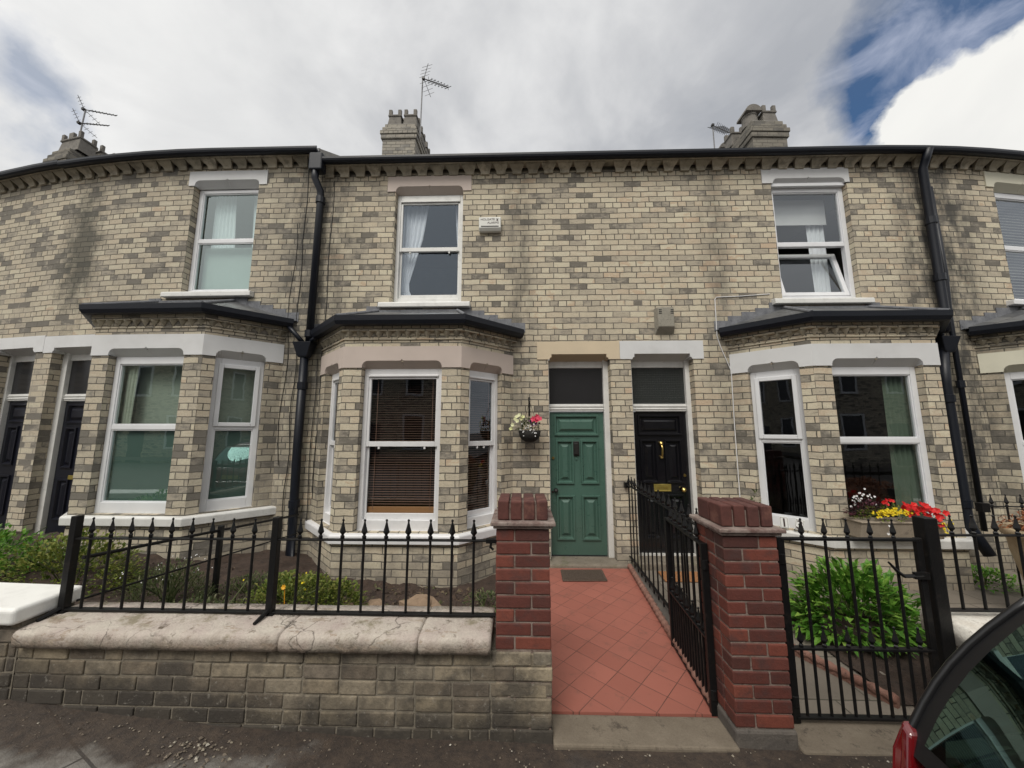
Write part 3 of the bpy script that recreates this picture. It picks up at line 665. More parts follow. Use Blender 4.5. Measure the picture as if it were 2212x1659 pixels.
def chimney(parent, x, y0, y1, w, zb, zt, cols, pots, m):
    """stack with stepped head; pots is a list of (column, row) -> style"""
    mb = MB(bend=True)
    mb.box(x - w / 2, x + w / 2, y0, y1, zb, zt - .62); h = zt
    mb.box(x - w / 2 - .035, x + w / 2 + .035, y0 - .035, y1 + .035, h - .62, h - .50)
    mb.box(x - w / 2 - .055, x + w / 2 + .055, y0 - .055, y1 + .055, h - .50, h - .40)
    mb.box(x - w / 2 - .015, x + w / 2 + .015, y0 - .015, y1 + .015, h - .40, h - .28)
    mb.box(x - w / 2 + .03, x + w / 2 - .03, y0 + .03, y1 - .03, h - .28, h - .16)
    o = mb.build('chimney', m, parent, bevel=.012)
    # mortar flaunching
    MB(bend=True).box(x - w / 2 + .07, x + w / 2 - .07, y0 + .07, y1 - .07, h - .16, h - .11).build('flaunching', M['mortar_fillet'], o, bevel=.03)
    for (fx, fy, style) in pots:
        px = x + fx * w * .24; py = y0 + fy
        p = MB(bend=True)
        if style == 'crown':      # square tapered pot with notched crown
            def ring(hw, z): return [p.vert((px + sx * hw, py + sy * hw, z)) for sx, sy in ((-1, -1), (1, -1), (1, 1), (-1, 1))]
            rs = [ring(.19, h - .12), ring(.15, h + .20), ring(.175, h + .205), ring(.175, h + .25), ring(.11, h + .255), ring(.10, h + .05)]
            for A, B in zip(rs, rs[1:]):
                for i in range(4): p.f.append([A[i], A[(i + 1) % 4], B[(i + 1) % 4], B[i]])
            for sx in (-1, 1):
                for sy in (-1, 1):
                    p.box(px + sx * .165 - (.09 if sx > 0 else 0), px + sx * .165 + (0 if sx > 0 else .09), py + sy * .165 - (.07 if sy > 0 else 0), py + sy * .165 + (0 if sy > 0 else .07), h + .25, h + .40)
        elif style == 'hood':     # round pot under a half-round hood
            p.lathe([(.19, h - .12), (.155, h + .16), (.17, h + .17), (.17, h + .22), (.15, h + .22)], (px, py, 0), 14)
            pts = [(px + .19 * math.cos(a), h + .22 + .17 * math.sin(a)) for a in [math.pi * i / 10 for i in range(11)]]
            p.prism(pts, py - .2, py + .2, 'y')
        else:                     # bent cowl
            p.lathe([(.16, h - .12), (.14, h + .12), (.155, h + .13), (.155, h + .17), (.13, h + .17)], (px, py, 0), 14)
            p.tube([(px, py, h + .15), (px, py, h + .28), (px + .06, py, h + .36), (px + .2, py, h + .38), (px + .29, py, h + .36)], [.13, .14, .145, .15, .155], 12)
        p.build('chimney_pot', M['chimney_pot'], o, bevel=.018, smooth=False)
    return o
M['chimney_pot'] = rough_stone('sooty_buff_clay', (.13, .12, .107), (.185, .172, .152), (.075, .07, .066), .4, 6)

def bay(parent, cx, dz, brickm, lintm, sillm, fm, gm, styles, glassd=.085, lead_left=True, lead_right=True, gutter_m=None, mids=1.61, wide=(.505, .505)):
    hw, hb, b = .745, 1.375, .61
    WL, FL, FR, WR = (cx - hb, .0), (cx - hw, -b), (cx + hw, -b), (cx + hb, .0)
    faces = [(WL, FL), (FL, FR), (FR, WR)]
    wall = MB(bend=True)
    lint = MB(bend=True)
    for i, (A, B) in enumerate(faces):
        tf, L = local(A, B); wall.tf = tf; lint.tf = tf
        if i == 1: h = (L / 2 - wide[0], L / 2 + wide[1])
        elif i == 0: h = (L - .13 - .545, L - .13)
        else: h = (.13, .13 + .545)
        hole = (h[0], h[1], .585 + dz, 2.635 + dz)
        wall_panel(wall, 0, L, -.35, 3.12 + dz, [hole], .16, 9)
        e0 = .0055 if i != 0 else 0; e1 = .0055 if i != 2 else 0
        lintel(lint, -e0, L + e1, 2.56 + dz, 2.832 + dz, h[0], h[1], .088)
        window(parent, tf, h[0] + .002, h[1] - .002, .587 + dz, 2.60 + dz, glassd, styles[i], fm, gm, mids + dz, head=.075, bottom=.06)
    wall.tf = None
    pl = [WL, FL, FR, WR]
    # projecting courses of the bay head
    wall.sweep([(WL[0] - .03, .03)] + [FL, FR] + [(WR[0] + .03, .03)], [(0, 2.915 + dz), (.018, 2.918 + dz), (.018, 2.934 + dz), (0, 2.936 + dz)])
    wall.sweep([(WL[0] - .03, .03)] + [FL, FR] + [(WR[0] + .03, .03)], [(0, 3.018 + dz), (.052, 3.022 + dz), (.052, 3.115 + dz), (0, 3.118 + dz)])
    wo = wall.build('bay_wall', brickm, parent)
    tooth = MB(bend=True)
    for A, B in faces:
        tf, L = local(A, B); tooth.tf = tf; n = int(L / .121); pit = L / n
        for k in range(n):
            u = (k + .5) * pit; w = pit * .47
            a = tooth.vert((u - w, -.004, 3.02 + dz)); b_ = tooth.vert((u + w, -.004, 3.02 + dz)); c = tooth.vert((u, -.052, 3.02 + dz)); d_ = tooth.vert((u, -.004, 2.936 + dz)); e = tooth.vert((u, -.052, 3.0 + dz))
            tooth.f += [[a, c, b_], [a, d_, e, c], [b_, c, e, d_], [a, b_, d_]]
    tooth.build('dogtooth_course', M['moulded'], wo)
    lint.build('bay_lintel', lintm, parent)
    s = MB(bend=True).sweep([(WL[0] - .05, .05)] + [FL, FR] + [(WR[0] + .05, .05)], [(-.16, .46 + dz), (.055, .46 + dz), (.058, .545 + dz), (.05, .565 + dz), (-.16, .60 + dz)])
    s.build('bay_sill', sillm, parent, bevel=.008)
    gm_ = gutter_m or M['blackgutter']
    MB(bend=True).sweep([(WL[0] - .05, .04)] + [FL, FR] + [(WR[0] + .05, .04)], [(.055, 3.205 + dz), (.055, 3.09 + dz), (.09, 3.075 + dz), (.14, 3.085 + dz), (.165, 3.13 + dz), (.17, 3.195 + dz), (.155, 3.195 + dz), (.15, 3.13 + dz), (.07, 3.12 + dz)]).build('bay_gutter', gm_, parent)
    # hipped slate roof with lead hips and flashing
    r = MB(bend=True); zr, ze = 3.50 + dz, 3.185 + dz; x0, x1 = cx - .57, cx + .57
    o_ = .14; k = o_ * .42
    eL, eFL, eFR, eR = (WL[0] - .18, -.004, ze), (FL[0] - k, -b - o_, ze), (FR[0] + k, -b - o_, ze), (WR[0] + .18, -.004, ze)
    rL, rR = (x0, -.004, zr), (x1, -.004, zr)
    r.face([eL, eFL, rL]); r.face([eFL, eFR, rR, rL]); r.face([eFR, eR, rR])
    ro = r.build('bay_roof', M['slate'], parent, fixn=False)
    hip = MB(bend=True)
    hip.tube([Vector(eFL) + Vector((0, 0, .012)), Vector(rL) + Vector((0, -.01, .012))], .022, 8); hip.tube([Vector(eFR) + Vector((0, 0, .012)), Vector(rR) + Vector((0, -.01, .012))], .022, 8)
    hip.box(x0 - .03, x1 + .03, -.05, -.0, zr - .03, zr + .012)
    for sx, e, rr_, on in ((-1, eL, rL, lead_left), (1, eR, rR, lead_right)):
        if not on: continue
        for j in range(5):
            f0, f1 = j / 5, (j + 1) / 5
            xa = e[0] + (rr_[0] - e[0]) * f0; xb = e[0] + (rr_[0] - e[0]) * f1; za = ze + (zr - ze) * f0
            hip.box(min(xa, xb), max(xa, xb), -.008 - .001 * j, .002, za - .01, za + .135 + random.uniform(-.012, .012))
    hip.build('lead_flashing', M['lead'], ro)
    return wo

def make_house(label, x0, x1, dz, brickm, loc, door=None, bayx=None, win=None, cfg=None):
    cfg = cfg or {}
    root = thing('terraced_house', label, 'house', loc)
    holes = []
    if win: holes.append((win[0], win[1], 3.62 + dz, (win[2] if len(win) > 2 else 5.482) + dz))
    for d in door or []: holes.append((d[0], d[1], -.35, 2.851 + dz))
    if bayx is not None: holes.append((bayx - 1.28, bayx + 1.28, -.35, 3.02 + dz))
    w = MB(bend=True); wall_panel(w, x0, x1, -.35, 5.89 + dz, holes, .20, .5)
    w.build('front_wall', brickm, root)
    cornice(root, x0, x1, dz, brickm); gutter(root, x0, x1, dz, M['blackgutter']); roof(root, x0, x1, dz, M['slate'])
    return root
IDT = lambda u, d, z: (u, d, z)

# ------------------------------------------------------------------ the four houses
# --- house with the green door
hc = make_house('buff brick terraced house with the sage green front door and pinkish beige window lintels', -3.05, 1.40, 0, M['brick_c'], (-.8, 0, 0), [(.385, 1.255)], -1.495, (-1.91, -.872))
chimney(hc, -3.05, 3.0, 5.2, .84, 7.6, 9.66, 2, [(-1, .34, 'crown'), (1, .34, 'crown'), (-1, .86, 'crown'), (1, .86, 'crown'), (1, 1.38, 'crown'), (1, 1.9, 'crown')], M['chimney'])
bay(hc, -1.495, 0, M['brick_c'], M['masonry_pink'], M['white'], M['white'], M['glass'], ['sash', 'sash', 'sash'])
lintel(MB(bend=True), -2.034, -.747, 5.40, 5.648, -1.905, -.875, .082).build('window_lintel', M['masonry_pink'], hc)
window(hc, IDT, -1.907, -.875, 3.63, 5.42, .09, 'sash', M['white_worn'], M['glass_old'], 4.515, head=.07, bottom=.05)
MB(bend=True).prism([(-.085, 3.545), (-.085, 3.61), (-.07, 3.622), (.15, 3.65), (.15, 3.545)], -2.07, -.735, 'x').build('window_sill', M['white_worn'], hc, bevel=.008)
lintel(MB(bend=True), .228, 1.3915, 2.776, 3.034, .40, 1.235, .075, nib=False, stepped=True, d1=.20).build('door_lintel', M['masonry_cream'], hc)
def doorway(h, xo0, xo1, xl0, xl1, z0, dz, m, fan, side_frame=None):
    """frame, transom, fanlight and leaf"""
    fr = MB(bend=True); y = .17
    fr.box(xo0 - .005, xl0 - .004, y - .03, y + .08, z0 - .03, 2.80 + dz); fr.box(xl1 + .004, xo1 + .005, y - .03, y + .08, z0 - .03, 2.80 + dz)
    fr.box(xl0 - .004, xl1 + .004, y, y + .08, 2.05 + dz, 2.156 + dz); fr.box(xl0 - .004, xl1 + .004, y - .012, y, 2.075 + dz, 2.09 + dz); fr.box(xl0 - .004, xl1 + .004, y - .012, y, 2.115 + dz, 2.13 + dz)
    fr.box(xl0 - .004, xl1 + .004, y + .01, y + .08, 2.684 + dz, 2.80 + dz)
    fo = fr.build('door_frame', M['white_worn'], h, bevel=.006)
    MB(bend=True).box(xl0 - .004, xl1 + .004, y + .03, y + .05, 2.156 + dz, 2.684 + dz).build('fanlight', fan, fo)
    return door_leaf(h, xl0, xl1, z0, 2.045 + dz, y + .035, m)
dg = doorway(hc, .385, 1.255, .408, 1.178, .082, 0, M['green_door'], M['fanlight'])
k = MB(bend=True); k.box(.735, .822, .180, .206, 1.425, 1.625); k.box(.748, .808, .168, .182, 1.44, 1.60); k.build('door_knocker', M['darkmetal'], dg, bevel=.012)
MB(bend=True).lathe([(.0, -.058), (.026, -.052), (.032, -.035), (.022, -.018), (.011, -.012), (.011, 0), (.03, 0)], (.482, .203, .945), 14, 'y').build('door_knob', M['darkmetal'], dg, smooth=True)
MB(bend=True).lathe([(.0, -.012), (.018, -.012), (.02, 0)], (.452, .203, 1.39), 12, 'y').build('lock', M['brass'], dg)
MB(bend=True).lathe([(.0, -.008), (.016, -.008), (.016, 0)], (.437, .203, .925), 12, 'y').build('keyhole', M['dark_slot'], dg)
t_ = text('door_number', '12', .085, M['green_door'], dg, (.783, .203, 1.665), ext=.006, align='CENTER')
MB(bend=True).lathe([(.0, -.01), (.013, -.01), (.016, 0)], (.782, .203, 1.375), 10, 'y').build('spyhole', M['green_door'], dg)
st = MB(bend=True); st.box(.30, 1.40, -.13, .2, -.06, .072); st.build('door_step', M['step'], hc, bevel=.02)
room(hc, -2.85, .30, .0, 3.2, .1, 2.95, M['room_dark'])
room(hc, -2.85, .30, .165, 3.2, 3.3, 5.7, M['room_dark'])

# --- house with the black door
hd = make_house('warm buff brick terraced house with the black front door and white painted lintels', 1.40, 5.80, 0, M['brick_d'], (3.6, 0, 0), [(1.545, 2.415)], 4.295, (3.73, 4.83, 5.505))
chimney(hd, 5.72, 2.5, 4.9, .80, 7.4, 9.06, 2, [(-1, .34, 'hood'), (1, .34, 'crown'), (-1, .95, 'crown'), (-1, 1.45, 'hood'), (-1, 1.98, 'hood'), (1, 1.2, 'crown')], M['chimney_dark'])
bay(hd, 4.295, 0, M['brick_d'], M['masonry_white'], M['white_worn'], M['upvc'], M['glass'], ['casement_top', 'plain', 'plain'], mids=1.66, wide=(.525, .55))
lintel(MB(bend=True), 3.60, 4.87, 5.43, 5.665, 3.755, 4.80, .075).build('window_lintel', M['masonry_white'], hd)
MB(bend=True).box(3.74, 4.82, .02, .09, 5.40, 5.445).build('window_head_trim', M['upvc'], hd)
wd = window(hd, IDT, 3.732, 4.828, 3.64, 5.40, .075, 'tilt_bottom', M['upvc'], M['glass'], 4.50)
ts = MB(bend=True)       # lower sash tilted open inward at its top
def tilt(u, d, z):
    a = R(13); zz = z - 3.72; dd = d - .11
    return (u, .11 + dd * math.cos(a) + zz * math.sin(a), 3.72 + zz * math.cos(a) - dd * math.sin(a))
ts.tf = tilt; ts.frame(3.80, 4.76, 3.71, 4.45, .06, .085, .135); to = ts.build('sash', M['upvc'], wd, bevel=.006)
MB(tilt, True).face([(3.85, .11, 3.76), (4.71, .11, 3.76), (4.71, .11, 4.40), (3.85, .11, 4.40)]).build('pane', M['glass'], wd)
MB(bend=True).prism([(-.085, 3.545), (-.085, 3.61), (-.07, 3.622), (.15, 3.65), (.15, 3.545)], 3.57, 4.93, 'x').build('window_sill', M['white_worn'], hd, bevel=.008)
lintel(MB(bend=True), 1.3945, 2.56, 2.776, 3.037, 1.565, 2.40, .075, nib=False, stepped=True, d1=.20).build('door_lintel', M['masonry_white'], hd)
dk = doorway(hd, 1.545, 2.415, 1.60, 2.352, .11, 0, M['black_door'], M['fanlight_grid'])
kn = MB(bend=True); kn.lathe([(0, -.05), (.024, -.045), (.03, -.025), (.02, 0)], (1.975, .205, 1.60), 12, 'y'); kn.tube([(1.975, .175, 1.59), (1.985, .165, 1.53), (1.982, .165, 1.47), (1.975, .17, 1.41)], [.012, .015, .013, .016], 8); kn.lathe([(0, -.045), (.02, -.04), (.024, -.02), (.016, 0)], (1.975, .205, 1.405), 12, 'y'); kn.build('door_knocker', M['brass'], dk, smooth=True)
lp = MB(bend=True); lp.frame(1.85, 2.09, .935, 1.035, .014, .196, .206); lp.box(1.864, 2.076, .20, .206, .949, 1.021); lo_ = lp.build('letter_plate', M['letterbrass'], dk, bevel=.003)
text('letter_plate_lettering', 'LETTERS', .042, M['brass'], lo_, (1.97, .199, .970), ext=.002, align='CENTER')
MB(bend=True).lathe([(.0, -.07), (.026, -.064), (.034, -.045), (.024, -.026), (.012, -.02), (.012, 0), (.032, 0)], (2.245, .203, .965), 14, 'y').build('door_knob', M['brass'], dk, smooth=True)
MB(bend=True).lathe([(.0, -.014), (.018, -.014), (.022, 0)], (2.285, .203, 1.155), 12, 'y').build('lock', M['brass'], dk)
MB(bend=True).box(1.47, 2.55, -.13, .2, -.06, .098).build('door_step', M['step'], hd, bevel=.02)
MB(bend=True).box(1.60, 2.352, .15, .2, .098, .12).build('threshold', M['white_worn'], hd)
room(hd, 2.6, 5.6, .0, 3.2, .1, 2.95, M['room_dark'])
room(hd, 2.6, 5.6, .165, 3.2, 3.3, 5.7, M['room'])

# --- sooty house with green-tinted windows and a navy door
DB = .18
hb = make_house('sooty terraced house with green tinted bay windows and a roof a step higher', -7.33, -3.05, DB, M['brick_b'], (-5.2, 0, 0), [(-7.17, -6.34)], -4.82, (-5.10, -4.06, 5.47))
bay(hb, -4.82, DB, M['brick_b'], M['masonry_white'], M['white_worn'], M['upvc'], M['glass_green'], ['plain', 'plain', 'casement_top'], mids=1.64)
lintel(MB(bend=True), -5.18, -3.93, 5.385 + DB, 5.622 + DB, -5.08, -4.05, .085).build('window_lintel', M['masonry_white'], hb)
window(hb, IDT, -5.095, -4.063, 3.66 + DB, 5.43 + DB, .10, 'plain', M['upvc'], M['glass_green'], 4.52 + DB, head=.04)
MB(bend=True).prism([(-.085, 3.56 + DB), (-.085, 3.625 + DB), (-.07, 3.637 + DB), (.15, 3.665 + DB), (.15, 3.56 + DB)], -5.33, -3.97, 'x').build('window_sill', M['white_worn'], hb, bevel=.008)
lintel(MB(bend=True), -7.33, -6.235, 2.776 + DB, 3.034 + DB, -7.15, -6.36, .075, nib=False, stepped=True, d1=.20).build('door_lintel', M['masonry_white'], hb)
dn = doorway(hb, -7.17, -6.34, -7.07, -6.38, .26, DB, M['navy_door'], M['fanlight'])
MB(bend=True).box(-6.80, -6.58, .192, .204, 1.05, 1.11).build('letter_plate', M['letterbrass'], dn, bevel=.003)
MB(bend=True).lathe([(0, -.04), (.02, -.035), (.026, -.02), (.016, 0)], (-6.55, .203, 1.80), 12, 'y').build('door_knocker', M['brass'], dn)
MB(bend=True).box(-7.25, -6.25, -.16, .2, .0, .235).build('door_step', M['step'], hb, bevel=.02)
room(hb, -6.2, -3.2, .0, 3.2, .3, 3.1, M['room_green'])
room(hb, -6.2, -3.2, .165, 3.2, 3.5, 5.85, M['room_green'])
# stepped gable verge where this roof stands above its neighbour
MB(bend=True).prism([(-.14, 5.76), (-.14, 5.855 + DB), (4.25, 8.61 + DB), (4.25, 8.5)], -3.10, -3.042, 'x').build('verge', M['mortar_fillet'], hb)

# --- the far-left neighbour
DA = .20
ha = make_house('end house with only its dark doorway, white lintel and squat chimney in sight', -11.7, -7.33, DA, M['brick_b'], (-9.5, 0, 0), [(-8.32, -7.49)], None, None)
chimney(ha, -10.72, 1.42, 3.2, .64, 6.4, 8.44, 2, [(-1, .32, 'crown'), (1, .32, 'crown'), (1, .75, 'crown'), (1, 1.35, 'cowl'), (-1, .95, 'crown')], M['chimney_dark'])
lintel(MB(bend=True), -8.49, -7.336, 2.776 + DA, 3.034 + DA, -8.30, -7.51, .075, nib=False, stepped=True, d1=.20).build('door_lintel', M['masonry_white'], ha)
doorway(ha, -8.32, -7.49, -8.27, -7.53, .3, DA, M['navy_door'], M['fanlight'])

# --- the right-hand neighbour
he = make_house('damp stained brick house with pale cream bay lintel, mostly hidden behind the drainpipes', 5.80, 10.3, 0, M['brick_e'], (7.9, 0, 0), [], 7.72, (7.10, 8.16, 5.485))
bay(he, 7.72, 0, M['brick_e'], M['masonry_pale'], M['white'], M['upvc'], M['glass'], ['plain', 'plain', 'plain'])
lintel(MB(bend=True), 6.97, 8.29, 5.40, 5.645, 7.10, 8.16, .085).build('window_lintel', M['masonry_pale'], he)
window(he, IDT, 7.105, 8.155, 3.63, 5.42, .09, 'plain', M['upvc'], M['glass'], 4.5, head=.04)
MB(bend=True).prism([(-.085, 3.545), (-.085, 3.61), (.15, 3.65), (.15, 3.545)], 6.95, 8.32, 'x').build('window_sill', M['white'], he, bevel=.008)
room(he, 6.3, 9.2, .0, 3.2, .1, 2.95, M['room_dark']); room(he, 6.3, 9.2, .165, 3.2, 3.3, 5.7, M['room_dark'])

# --- drainpipes, hoppers, cables (fixed to the houses)
def pipe(h, path, r, name='downpipe', collars=()):
    mb = MB(bend=True); mb.tube(path, r, 12)
    o = mb.build(name, M['blackgutter'], h, smooth=True)
    for c in collars:
        MB(bend=True).lathe([(r + .004, -.05), (r + .014, -.048), (r + .014, .048), (r + .004, .05)], c, 12).build('pipe_collar', M['blackgutter'], o)
    return o
hp = MB(bend=True); hp.box(-3.15, -2.95, -.245, -.10, 5.62, 5.90); hp.build('hopper', M['blackgutter'], hc, bevel=.02)
pipe(hc, [(-3.07, -.19, 5.70), (-3.07, -.18, 5.52), (-3.02, -.10, 5.36), (-3.02, -.085, 5.25), (-3.03, -.085, 3.02)], .05, collars=[(-3.02, -.085, 5.22), (-3.03, -.085, 3.15)])
hp = MB(bend=True)
def hopper_mesh(mb, x, y, z):
    rs = []
    for hw, hd_, zz in ((.06, .05, z - .2), (.075, .06, z - .17), (.13, .085, z), (.135, .09, z + .015), (.115, .07, z + .015), (.06, .04, z - .12)):
        rs.append([mb.vert((x + sx * hw, y + sy * hd_, zz)) for sx, sy in ((-1, -1), (1, -1), (1, 1), (-1, 1))])
    for A, B in zip(rs, rs[1:]):
        for i in range(4): mb.f.append([A[i], A[(i + 1) % 4], B[(i + 1) % 4], B[i]])
    mb.f.append(rs[0][::-1]); mb.f.append(rs[-1])
hopper_mesh(hp, -3.07, -.11, 3.0); hp.build('hopper', M['blackgutter'], hc, bevel=.008)
pipe(hc, [(-3.07, -.10, 2.86), (-3.075, -.095, 1.5), (-3.06, -.095, .55), (-3.06, -.10, .12), (-3.03, -.17, .02)], .055, collars=[(-3.072, -.095, 2.4), (-3.06, -.095, .8)])
pipe(hc, [(-2.86, -.06, 3.17), (-2.93, -.09, 3.10), (-3.02, -.10, 3.02)], .032, 'outlet_pipe')
pipe(hb, [(-3.40, -.05, 3.30), (-3.28, -.09, 3.20), (-3.12, -.10, 3.03)], .032, 'outlet_pipe')
pipe(hd, [(5.86, -.22, 5.80), (5.865, -.15, 5.66), (5.865, -.10, 5.55), (5.855, -.09, 3.35), (5.80, -.10, 3.12)], .052, collars=[(5.865, -.095, 4.75), (5.86, -.095, 3.9)])
hp = MB(bend=True); hopper_mesh(hp, 5.75, -.12, 3.02); hp.build('hopper', M['blackgutter'], hd, bevel=.008)
pipe(hd, [(5.72, -.11, 2.86), (5.69, -.10, 2.4), (5.69, -.10, .68), (5.69, -.13, .55), (5.76, -.22, .25)], .06, collars=[(5.69, -.10, 2.2), (5.69, -.10, .85)])
pipe(hd, [(5.52, -.1, 3.17), (5.62, -.12, 3.12), (5.72, -.12, 3.06)], .035, 'outlet_pipe')
pipe(he, [(5.98, -.06, 5.3), (6.0, -.06, 4.0), (5.945, -.07, 3.3), (5.935, -.07, .5)], .03, 'waste_pipe', collars=[(5.94, -.07, 2.4)])
def cable(h, pts, r, m): 
    mb = MB(bend=True); mb.tube(pts, r, 6); return mb.build('cable', m, h)
cable(hb, [(-3.29, -.008, 5.85)] + [(-3.285 + .012 * math.sin(i * 1.7), -.008, 5.6 - i * .33) for i in range(8)], .005, M['dark_slot'])
cable(hb, [(-3.40 + .03 * math.sin(i * 1.1), -.008, 4.9 - i * .3) for i in range(13)], .004, M['dark_slot'])
cable(hc, [(-2.87 + .01 * math.sin(i), -.008, 5.6 - i * .25) for i in range(20)] , .005, M['dark_slot'])
cable(hb, [(-3.25 + .02 * math.sin(i * 1.3), -.02, 2.95 - i * .25) for i in range(11)], .006, M['dark_slot'])
cable(hc, [(-2.93 + .012 * math.sin(i * .9), -.02, 2.8 - i * .25) for i in range(10)], .006, M['dark_slot'])
cable(hd, [(3.55, -.008, 3.71), (3.1, -.008, 3.68), (2.80, -.008, 3.67), (2.775, -.008, 3.64), (2.77, -.008, 3.4), (2.765, -.008, 3.1), (2.80, -.008, 2.95), (2.92, -.012, 2.6), (2.905, -.012, 1.8), (2.90, -.012, .9)], .006, M['white'])

# ------------------------------------------------------------------ curtains and blinds behind the glass
def curtain(label, pts_left, pts_right, y, z0, z1, m, group=None, folds=5, dz=0):
    """hanging cloth between a left and a right edge, both given as (fraction of height, x)"""
    mb = MB(bend=True); nz, nx = 14, folds * 6
    def ed(pts, f):
        for (a, xa), (b, xb) in zip(pts, pts[1:]):
            if a <= f <= b: return xa + (xb - xa) * (f - a) / (b - a)
        return pts[-1][1]
    g = [[mb.vert((ed(pts_left, f) + (ed(pts_right, f) - ed(pts_left, f)) * j / nx, y + .014 * math.sin(j / nx * folds * 2 * math.pi), z1 - (z1 - z0) * f)) for j in range(nx + 1)] for f in [i / nz for i in range(nz + 1)]]
    for A, B in zip(g, g[1:]):
        for j in range(nx): mb.f.append([A[j], A[j + 1], B[j + 1], B[j]])
    o = mb.build('curtain', m, None, smooth=True, org=(pts_left[0][1], y, z1)); return tag(o, label, 'curtain', group)
curtain('wide white curtain tied back low in the upper sash window next to the alarm', [(0, -1.86), (1, -1.86)], [(0, -1.46), (.35, -1.54), (.80, -1.74), (.84, -1.74), (1, -1.62)], .26, 3.68, 5.36, M['curtain'])
curtain('narrow white curtain pinched at its middle, on the alarm side of the upper sash window', [(0, -1.04), (.4, -1.0), (.76, -.93), (.8, -.93), (1, -1.06)], [(0, -.92), (1, -.92)], .26, 3.68, 5.36, M['curtain'], folds=4)
curtain('pale curtain edge inside the tilted upper window of the black door house', [(0, 4.46), (1, 4.5)], [(0, 4.74), (1, 4.74)], .36, 3.7, 5.3, M['curtain'], folds=4)
curtain('cream curtain drawn back in the narrow bay window above the number tiles', [(0, 3.02), (1, 3.02)], [(0, 3.23), (1, 3.26)], .02, .66, 2.52, M['curtain_cream'], folds=5)
curtain('sage green curtain at the edge of the big bay window behind the flower trough', [(0, 4.53), (1, 4.5)], [(0, 4.83), (1, 4.83)], -.42, .66, 2.52, M['curtain_sage'], folds=5)
curtain('long pale curtain left of the upper window with two green panes, sooty house', [(0, -5.0), (1, -5.0)], [(0, -4.66), (1, -4.6)], .30, 4.66, 5.6, M['curtain'], folds=6)
curtain('thin pale curtain edge at the other side of the upper green paned window', [(0, -4.36), (1, -4.32)], [(0, -4.16), (1, -4.16)], .30, 4.66, 5.6, M['curtain'], folds=3)
curtain('pale curtain strip in the wide green tinted bay window', [(0, -5.25), (1, -5.25)], [(0, -5.10), (1, -5.12)], -.42, 1.8, 2.7, M['curtain_cream'], folds=3)
o = MB(bend=True).box(3.74, 4.74, .30, .306, 4.94, 5.36).build('roller_blind', M['blind_white'], None, org=(4.2, .3, 5.3)); tag(o, 'white roller blind half down behind the tilted upper window', 'blind')
o = MB(bend=True).box(-5.03, -4.18, .24, .245, 3.88, 4.66).build('roller_blind', M['screen_green'], None, org=(-4.6, .24, 4.6)); tag(o, 'pale screen behind the lower green pane of the upper window, sooty house', 'blind')
o = MB(bend=True); 
for i in range(34): o.box(7.16, 8.10, .24, .262, 3.75 + i * .048, 3.753 + i * .048)
tag(o.build('slatted_blind', M['blind_grey'], None, org=(7.6, .24, 5.3)), 'grey slatted blind in the upper window cut off by the picture edge', 'blind')
def screen(label, A, B, u0, u1, z0, z1, d, m):
    tf, L = local(A, B); mb = MB(tf, True).box(u0, u1, d, d + .004, z0, z1); tag(mb.build('window_screen_or_reflection', m, None, org=tf((u0 + u1) / 2, d, z1)), label, 'blind')
M['reflection_pale'] = paint('pale_reflection', (.33, .345, .30), .9, .1, bumpk=0); M['net_teal'] = paint('frosted_teal_film', (.10, .15, .133), .6, .1, bumpk=0)
_b = [(-4.82 - 1.375, 0), (-4.82 - .745, -.61), (-4.82 + .745, -.61), (-4.82 + 1.375, 0)]
screen('pale sheet added as a street reflection across the top half of the wide green tinted bay window', _b[1], _b[2], .36, 1.25, 1.83, 2.70, .30, M['reflection_pale'])  # added sheet, its pale colour imitates the houses opposite reflected in the glass
screen('teal frosted film over the bottom half of the wide green tinted bay window', _b[1], _b[2], .26, 1.24, .82, 1.79, .15, M['net_teal'])
screen('pale sheet added as a sky and house reflection in the top light of the narrow green tinted bay window', _b[2], _b[3], .14, .67, 1.83, 2.70, .25, M['reflection_pale'])  # also added, stands in for sky and houses mirrored in this pane
screen('teal film over the lower light of the narrow green tinted bay window', _b[2], _b[3], .14, .67, .82, 1.79, .15, M['net_teal'])
def venetian(label, tf, u0, u1, z0, z1, d, rail=True, group='dark wooden blinds in the bay'):
    root = thing('venetian_blind', label, 'blind', tf((u0 + u1) / 2, d, z1), group)
    mb = MB(tf, True); n = int((z1 - z0 - .09) / .030); a = R(9); w = .016
    for i in range(n):
        z = z1 - .03 - i * .030
        i4 = [mb.vert(p) for p in ((u0, d - w * math.cos(a), z - w * math.sin(a)), (u1, d - w * math.cos(a), z - w * math.sin(a)), (u1, d + w * math.cos(a), z + w * math.sin(a)), (u0, d + w * math.cos(a), z + w * math.sin(a)))]
        mb.f.append(i4)
    mb.build('slats', M['blind_wood'], root)
    MB(tf, True).box(u0, u1, d - .02, d + .02, z1 - .02, z1 + .03).build('head_rail', M['blind_wood_light'], root)
    if rail: MB(tf, True).box(u0, u1, d - .022, d + .022, z0 + .0, z0 + .085).build('bottom_rail', M['blind_wood_light'], root, bevel=.004)
    c = MB(tf, True)
    for f in (.12, .88): c.tube([(u0 + (u1 - u0) * f, d - .024, z1), (u0 + (u1 - u0) * f, d - .024, z0 + .05)], .003, 5)
    c.build('ladder_cord', M['blind_wood'], root)
    return root
_WL, _FL, _FR, _WR = (-1.495 - 1.375, 0), (-1.495 - .745, -.61), (-1.495 + .745, -.61), (-1.495 + 1.375, 0)
tf, L = local(_FL, _FR); venetian('dark wooden slatted blind with light bottom rail in the wide front sash of the bay', tf, L / 2 - .47, L / 2 + .47, .755, 2.49, .20)
